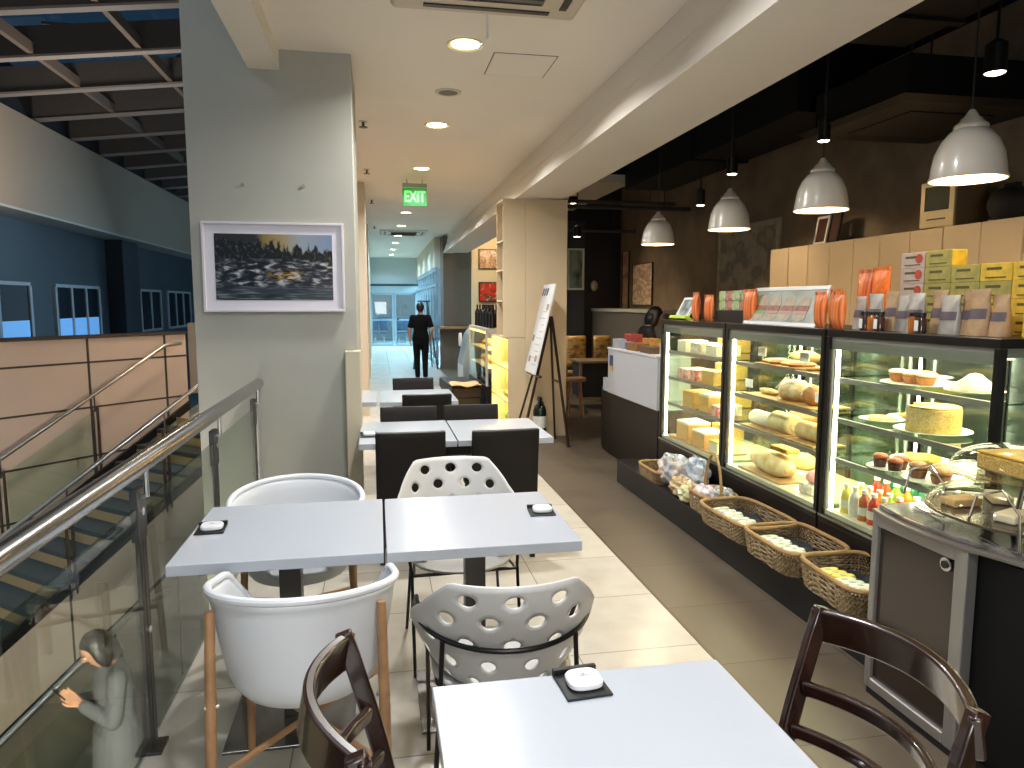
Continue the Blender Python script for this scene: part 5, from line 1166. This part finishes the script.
# extinguisher
t = thing('fire_extinguisher', 'dark fire extinguisher with a white label on the floor behind the easel', 'extinguisher', (1.86, 8.14, 0))
MB().lathe([(0, 0), (.075, 0), (.078, .02), (.078, .34), (.06, .40), (.025, .43), (.02, .46), (0, .46)], n=24).build('tank', mat('ext_dark', '#10211c', .25), t, smooth=True)
MB().latheopen([(.0795, .14), (.0795, .28)], n=24).build('label_band', mat('paper_white'), t, smooth=True)
MB().box(-.02, .02, -.05, .05, .46, .50).build('valve', blackp, t); MB().tube([(0, .05, .48), (.06, .09, .42), (.085, .06, .25)], .01, 8).build('hose', blackp, t)

# ================================================================== FURTHER DOWN THE HALL
t = thing('lit_bakery_case', 'tall warm lit bakery case with bottles on top, down the hall', 'display case', (1.5, 10.0, 0))
MB().box(0, .6, 0, 1.9, 0, .42).build('base', espresso, t); MB().box(0, .03, 0, .04, .42, 1.2).box(0, .03, 1.86, 1.9, .42, 1.2).box(0, .6, 0, .04, 1.18, 1.24).box(0, .6, .04, 1.9, 1.2, 1.24).build('frame', mat('pale_frame', '#a9a79c', .5), t)
MB().box(.5, .6, .04, 1.86, .42, 1.2).build('back_panel', mat('niche_glow_paint2', '#e3c27a', .5), t)
for z in (.66, .92): MB().box(.03, .5, .04, 1.86, z, z+.012).build('shelf', mat('case_shelf', '#d9c79a', .4), t)
MB().box(.02, .035, .04, 1.86, 1.165, 1.18).build('light_strip', mat('warm_strip'), t); MB().box(.006, .012, .04, 1.86, .42, 1.18).build('front_glass', caseglass, t)
light('bakery_case_light', 'AREA', (1.8, 10.95, 1.15), 10, (1, .76, .38), size=.4, size_y=1.7); light('bakery_case_light', 'AREA', (1.78, 10.95, .9), 6, (1, .76, .38), size=.3, size_y=1.7)
for k in range(8):
    o = MB().lathe([(0, 0), (.07, 0), (.09, .05), (.05, .09), (0, .1)], n=14).build('bread_roll', crustl, None, smooth=True); o.location = (1.75, 10.2+.22*k, .6725 if k % 2 else .9325); tag(o, 'golden roll on the %s shelf of the lit bakery case, %s from its near end' % ('lower' if k % 2 else 'upper', nth[k//2]), 'bread', 'rolls in the warm lit case')
wb = thing('wine_bottle', 'dark wine bottle on the lit bakery case, first in the row', 'bottle', (1.60, 10.08, 1.2405), 0, 'dark wine bottles on the bakery case')
MB().lathe([(0, 0), (.042, 0), (.042, .20), (.036, .235), (.015, .27), (.014, .33), (0, .33)], n=16).build('glass', mat('bottle_black', '#0e0f12', .12), wb, smooth=True); MB().latheopen([(.015, .28), (.0155, .335)], n=12).build('capsule', mat('capsule', '#17161b', .4), wb)
for k in range(1, 11): dup(wb, (1.60+.09*(k % 2), 10.08+.15*k, 1.2405), 0, 'dark wine bottle on the lit bakery case, %s in the row' % nth[k])
t = thing('chest_display', 'low curved silver glass chest display farther down the hall', 'display case', (1.45, 12.3, 0))
MB().prism([(0, 0), (.0, .55), (.12, 1.05), (.25, 1.2), (.7, 1.2), (.7, 0)], lambda p, k: (p[0], .9*k+0, p[1])).build('body', mat('chest_silver', '#8d989e', .3, .3), t, bevel=.03, seg=3)
MB().box(-.006, .0, .06, .84, .12, .50).build('front_panel', mat('chest_panel', '#b9c0c2', .4), t)
MB().cyl((-.02, .45, .95), (.02, .45, .95), .12, n=24).build('round_badge', mat('chest_white', '#d3d6d6', .4), t)
t = thing('wall_shelf', 'small wooden shelf on the brown column', 'shelf', (1.45, 17.2, .98)); MB().box(0, .75, 0, .38, 0, .05).build('board', wood, t); MB().box(.05, .65, .30, .36, -.98, 0).build('support', mat('taupe'), t)
framed('framed_print', 'upper abstract print in brown and cream on the cream wall', 2.98, 16.78, 2.62, 1.25, .46, .02, mat('thin_black'), picmat('abstract1', ['#3a2c24', '#c9a878', '#8a4a30', '#d8c49a'], (6, 6, 6), 7, 5, 1), axis='Y')
framed('framed_print', 'lower print with red splashes on the cream wall', 2.98, 16.78, 1.86, 1.25, .46, .02, mat('thin_black'), picmat('abstract2', ['#d9c6a0', '#c2452a', '#d0331e', '#5a4030', '#e0cfae'], (5, 5, 5), 11, 4, 1), axis='Y')
light('shop_light', 'POINT', (2.7, 15.6, 2.9), 35, (1, .78, .50), radius=.15)
for k, x in enumerate((-.05, .30, .90, 1.2)):
    t = thing('waiting_seat', 'dark blue seat beyond the glass end doors, %s from the pillar side' % nth[k], 'chair', (x-.05, 29.5, 0), 0, 'waiting seats beyond the glass doors')
    MB().box(-.15, .15, -.02, .04, .50, .95).build('backrest', mat('seat_navy', '#22384c', .4), t, bevel=.02); MB().box(-.15, .15, -.40, -.02, .40, .47).build('seat', mat('seat_navy'), t, bevel=.02)
    MB().box(-.02, .02, -.22, -.18, 0, .40).build('leg', steel, t)
t = thing('stepladder', 'blue topped folding stand beside the walking person', 'stand', (1.12, 17.6, 0))
for (a, b) in (((-.28, -.2, 0), (-.06, 0, 1.62)), ((.30, -.2, 0), (.08, 0, 1.62)), ((-.2, .45, 0), (-.05, .02, 1.60)), ((.22, .45, 0), (.07, .02, 1.60))): MB().bar(a, b, .03, .03).build('leg', mat('stand_grey', '#5d6a75', .4, .5), t)
MB().box(-.15, .15, -.05, .05, 1.62, 1.66).build('blue_top', mat('stand_blue', '#1f3c78', .5), t)

# ================================================================== PEOPLE
skinm = mat('skin', '#b98564', .5, noise=.06); hairm = mat('hair_black', '#0e0c0c', .45); blk = mat('black_cotton', '#050506', .9, spec=.2); lips = mat('lips', '#8f5348', .5); eyew = mat('eye_white', '#e5e0d8', .3); eyed = mat('eye_dark', '#1a120e', .2)
def limb(m, a, b, ra, rb, n=14):
    a = V(a); b = V(b); m.cyl(a, b, ra, rb, n); m.ball(a, ra, n=n, m=8); m.ball(b, rb, n=n, m=8)
def person(label, loc, rz, J, shirt, trouser, sleeve='short', hair='short', shoes=True, coat=0, head_pitch=0, head_yaw=0, skirt=None, mask=False):
    """J: joints in metres for a 1.62 m figure facing +Y"""
    t = thing('person', label, 'person', loc, rz)
    H_ = V(J['head']); N_ = V(J['neck']); RM = Euler((head_pitch, 0, head_yaw)).to_matrix()
    def hp(x, y, z): return H_+RM @ V((x, y, z))
    m = MB()
    m.ball(H_, .073, .090, .108, 24, 16, 0, RM)                     # skull
    m.ball(hp(0, .022, -.055), .052, .060, .058, 18, 12, 0, RM)     # jaw
    m.ball(hp(0, .095, -.012), .011, .016, .022, 10, 8, 0, RM)      # nose
    for sx in (-1, 1): m.ball(hp(sx*.074, -.004, -.012), .010, .018, .028, 10, 8, 0, RM)
    limb(m, H_+V((0, -.012, -.07)), N_, .048, .052)
    Sh = [V(J['sl']), V(J['sr'])]; El = [V(J['el']), V(J['er'])]; Wr = [V(J['wl']), V(J['wr'])]; Hp = [V(J['hl']), V(J['hr'])]; Kn = [V(J['kl']), V(J['kr'])]; An = [V(J['al']), V(J['ar'])]
    C_ = (Sh[0]+Sh[1])/2; P_ = (Hp[0]+Hp[1])/2; M2 = (C_+P_)/2
    def torso(mb, k):
        mb.loft([(P_.x, P_.y, P_.z-.07, .13*k, .095*k), (P_.x, P_.y, P_.z+.03, .160*k, .11*k), (M2.x, M2.y, M2.z-.04, .130*k, .095*k), ((M2.x+C_.x)/2, (M2.y+C_.y)/2, (M2.z+C_.z)/2, .155*k, .11*k), (C_.x, C_.y, C_.z-.04, .165*k, .10*k), (C_.x, C_.y, C_.z+.03, .12*k, .075*k), (N_.x, N_.y, N_.z+.01, .055*k, .052*k)], 24, 2.3)
    torso(m, .93)
    for i in (0, 1):
        limb(m, C_.lerp(Sh[i], .75), Sh[i], .05, .047); limb(m, Sh[i], El[i], .045, .036); limb(m, El[i], Wr[i], .036, .024)
        d = (V(J['fl' if i == 0 else 'fr'])-Wr[i]).normalized(); fw = V((0, 1, 0)); side = d.cross(fw)
        if side.length < .2: side = d.cross(V((1, 0, 0)))
        side.normalize(); nrm = side.cross(d)
        pc_ = Wr[i]+d*.05
        Mh = Matrix((side, nrm, d)).transposed()
        # palm lies in the plane of nrm x d (thumb edge forward)
        for q in (-1.5, -.5, .5, 1.5): limb(m, Wr[i]+d*.012+nrm*q*.010, Wr[i]+d*.085+nrm*q*.018, .013, .011, 8)
        sg = 1 if i == 0 else -1
        for q, L in ((1.5, .060), (.5, .070), (-.5, .066), (-1.5, .050)):
            b0 = Wr[i]+d*.088+nrm*q*.019; b1 = b0+d*L*.5+side*.006*sg; b2 = b1+d*L*.42+side*.018*sg
            limb(m, b0, b1, .0088, .008, 8); limb(m, b1, b2, .008, .0068, 8)
        b0 = Wr[i]+d*.030+nrm*.026; b1 = b0+d*.030+nrm*.022+side*.006*sg; b2 = b1+d*.030+nrm*.004+side*.008*sg
        limb(m, b0, b1, .011, .0095, 8); limb(m, b1, b2, .0095, .0078, 8)
        limb(m, Hp[i], Kn[i], .075, .05); limb(m, Kn[i], An[i], .05, .034)
        limb(m, An[i]+V((0, -.02, -.045)), An[i]+V((0, .13, -.055)), .034, .028)
    m.build('body', skinm, t, remesh=.0058)
    for sx in (-1, 1):
        e = MB(); e.ball(hp(sx*.030, .080, .004), .014, .010, .009, 12, 8, 0, RM); e.build('eye', eyew, t, smooth=True)
        e = MB(); e.ball(hp(sx*.030, .0885, .004), .006, .004, .006, 10, 6, 0, RM); e.build('iris', eyed, t, smooth=True)
        MB().tube([hp(sx*.015, .089, .022), hp(sx*.032, .088, .027), hp(sx*.048, .078, .022)], .003, 6).build('eyebrow', hairm, t, smooth=True)
    if mask: 
        e = MB(); e.ball(hp(0, .035, -.045), .056, .066, .045, 18, 12, 0, RM); e.build('face_mask', mat('mask_dark', '#2a2a2e', .7), t, smooth=True)
    else: MB().tube([hp(-.022, .080, -.052), hp(0, .0865, -.050), hp(.022, .080, -.052)], [.003, .005, .003], 8).build('mouth', lips, t, smooth=True)
    h = MB()
    h.ball(hp(0, -.014, .022), .083, .094, .100, 26, 16, .02, RM)
    if hair == 'short': h.ball(hp(0, -.055, -.025), .066, .050, .060, 20, 12, 0, RM)
    if hair == 'bob':
        h.ball(hp(0, -.045, -.045), .090, .070, .095, 22, 14, .04, RM)
        for sx in (-1, 1): h.ball(hp(sx*.070, .005, -.045), .022, .045, .085, 14, 10, 0, RM)
    if hair == 'long':
        h.ball(hp(0, -.055, -.08), .080, .05, .14, 22, 14, .04, RM)
    # keep the hair off the face
    ho = h.build('hair', hairm, t, remesh=.008)
    for vv in ho.data.vertices:
        q = RM.inverted() @ (vv.co-H_)
        if q.y > .045 and q.z < .055 and abs(q.x) < .07: vv.co = H_+RM @ V((q.x, .045-.0*q.y, q.z))
    c = MB(); torso(c, 1.10)
    for i in (0, 1):
        limb(c, C_.lerp(Sh[i], .72), Sh[i], .060, .060)
        if sleeve == 'short': e_ = Sh[i].lerp(El[i], .72); limb(c, Sh[i], e_, .058, .056)
        else: limb(c, Sh[i], El[i], .058, .050); limb(c, El[i], El[i].lerp(Wr[i], .9), .050, .040)
        if coat: limb(c, Hp[i]+V((0, 0, .05)), Hp[i]+V((0, 0, -coat)), .115, .135)
    if coat: c.loft([(P_.x, P_.y, P_.z-coat, .22, .16), (P_.x, P_.y, P_.z+.05, .18, .14)], 24, 2.3)
    c.build('coat' if coat else 'shirt', shirt, t, remesh=.010)
    c = MB(); c.loft([(P_.x, P_.y, P_.z-.10, .15, .11), (P_.x, P_.y, P_.z+.06, .158, .112)], 24, 2.3)
    for i in (0, 1): limb(c, Hp[i], Kn[i], .092, .066); limb(c, Kn[i], An[i]+V((0, 0, .01)), .066, .052)
    c.build('trousers', trouser, t, remesh=.010)
    if shoes:
        for i in (0, 1):
            c = MB(); limb(c, An[i]+V((0, -.035, -.045)), An[i]+V((0, .02, -.035)), .042, .046); limb(c, An[i]+V((0, .02, -.05)), An[i]+V((0, .14, -.062)), .042, .032)
            q = c.build('shoe', mat('shoe_black', '#111013', .5), t, remesh=.008)
    return t
walkJ = dict(head=(0, .01, 1.50), neck=(0, -.005, 1.36), sl=(-.163, -.01, 1.305), sr=(.163, -.01, 1.305), el=(-.225, -.04, 1.06), er=(.235, -.06, 1.07), wl=(-.215, .04, .83), wr=(.215, .08, .86), fl=(-.205, .08, .72), fr=(.19, .18, .76),
    hl=(-.085, 0, .86), hr=(.085, 0, .86), kl=(-.08, .05, .47), kr=(.085, -.02, .46), al=(-.07, -.02, .09), ar=(.085, -.11, .10))
person('person in black T-shirt and black trousers walking away down the corridor', (.87, 14.85, 0), R(-2), walkJ, blk, blk, 'short', 'short')
cashJ = dict(head=(0, .10, 1.44), neck=(0, .03, 1.32), sl=(-.17, .0, 1.27), sr=(.17, .0, 1.27), el=(-.21, .06, 1.02), er=(.21, .06, 1.02), wl=(-.15, .25, .95), wr=(.15, .25, .95), fl=(-.12, .36, .93), fr=(.12, .36, .93),
    hl=(-.085, -.03, .86), hr=(.085, -.03, .86), kl=(-.085, .0, .47), kr=(.085, .0, .47), al=(-.085, -.02, .09), ar=(.085, -.02, .09))
person('person with black hair in dark clothes behind the cash counter, head bent', (3.17, 8.15, 0), R(-100), cashJ, mat('dark_uniform', '#17161a', .7), blk, 'long', 'bob', head_pitch=R(-25))
womJ = dict(head=(0, .09, 1.46), neck=(0, .03, 1.34), sl=(-.165, .01, 1.29), sr=(.165, .01, 1.29), el=(-.20, .05, 1.03), er=(.20, .05, 1.03), wl=(-.06, .20, 1.14), wr=(.06, .20, 1.12), fl=(-.01, .27, 1.21), fr=(.02, .26, 1.19),
    hl=(-.085, 0, .86), hr=(.085, 0, .86), kl=(-.09, .03, .47), kr=(.09, .0, .47), al=(-.09, 0, .09), ar=(.09, 0, .09))
wl_ = person('person in a pale grey coat on the lower stairs, black hair, looking at a phone', (-1.74, 4.84, -2.065), R(118), womJ, mat('coat_grey', '#5b5c5f', .8, noise=.1, nscale=9), mat('denim_dark', '#22262e', .8), 'long', 'bob', coat=.30, head_pitch=R(-30))
o = MB().box(-.036, .036, -.004, .004, 0, .145).build('phone', mat('phone_black', '#0c0c10', .2), None, bevel=.003); Mw = Matrix.Translation(wl_.location) @ Matrix.Rotation(R(118), 4, 'Z'); o.location = Mw @ V((.0, .262, 1.16)); o.rotation_euler = (R(-35), 0, R(118)); tag(o, 'black phone held by the person on the lower stairs', 'phone')
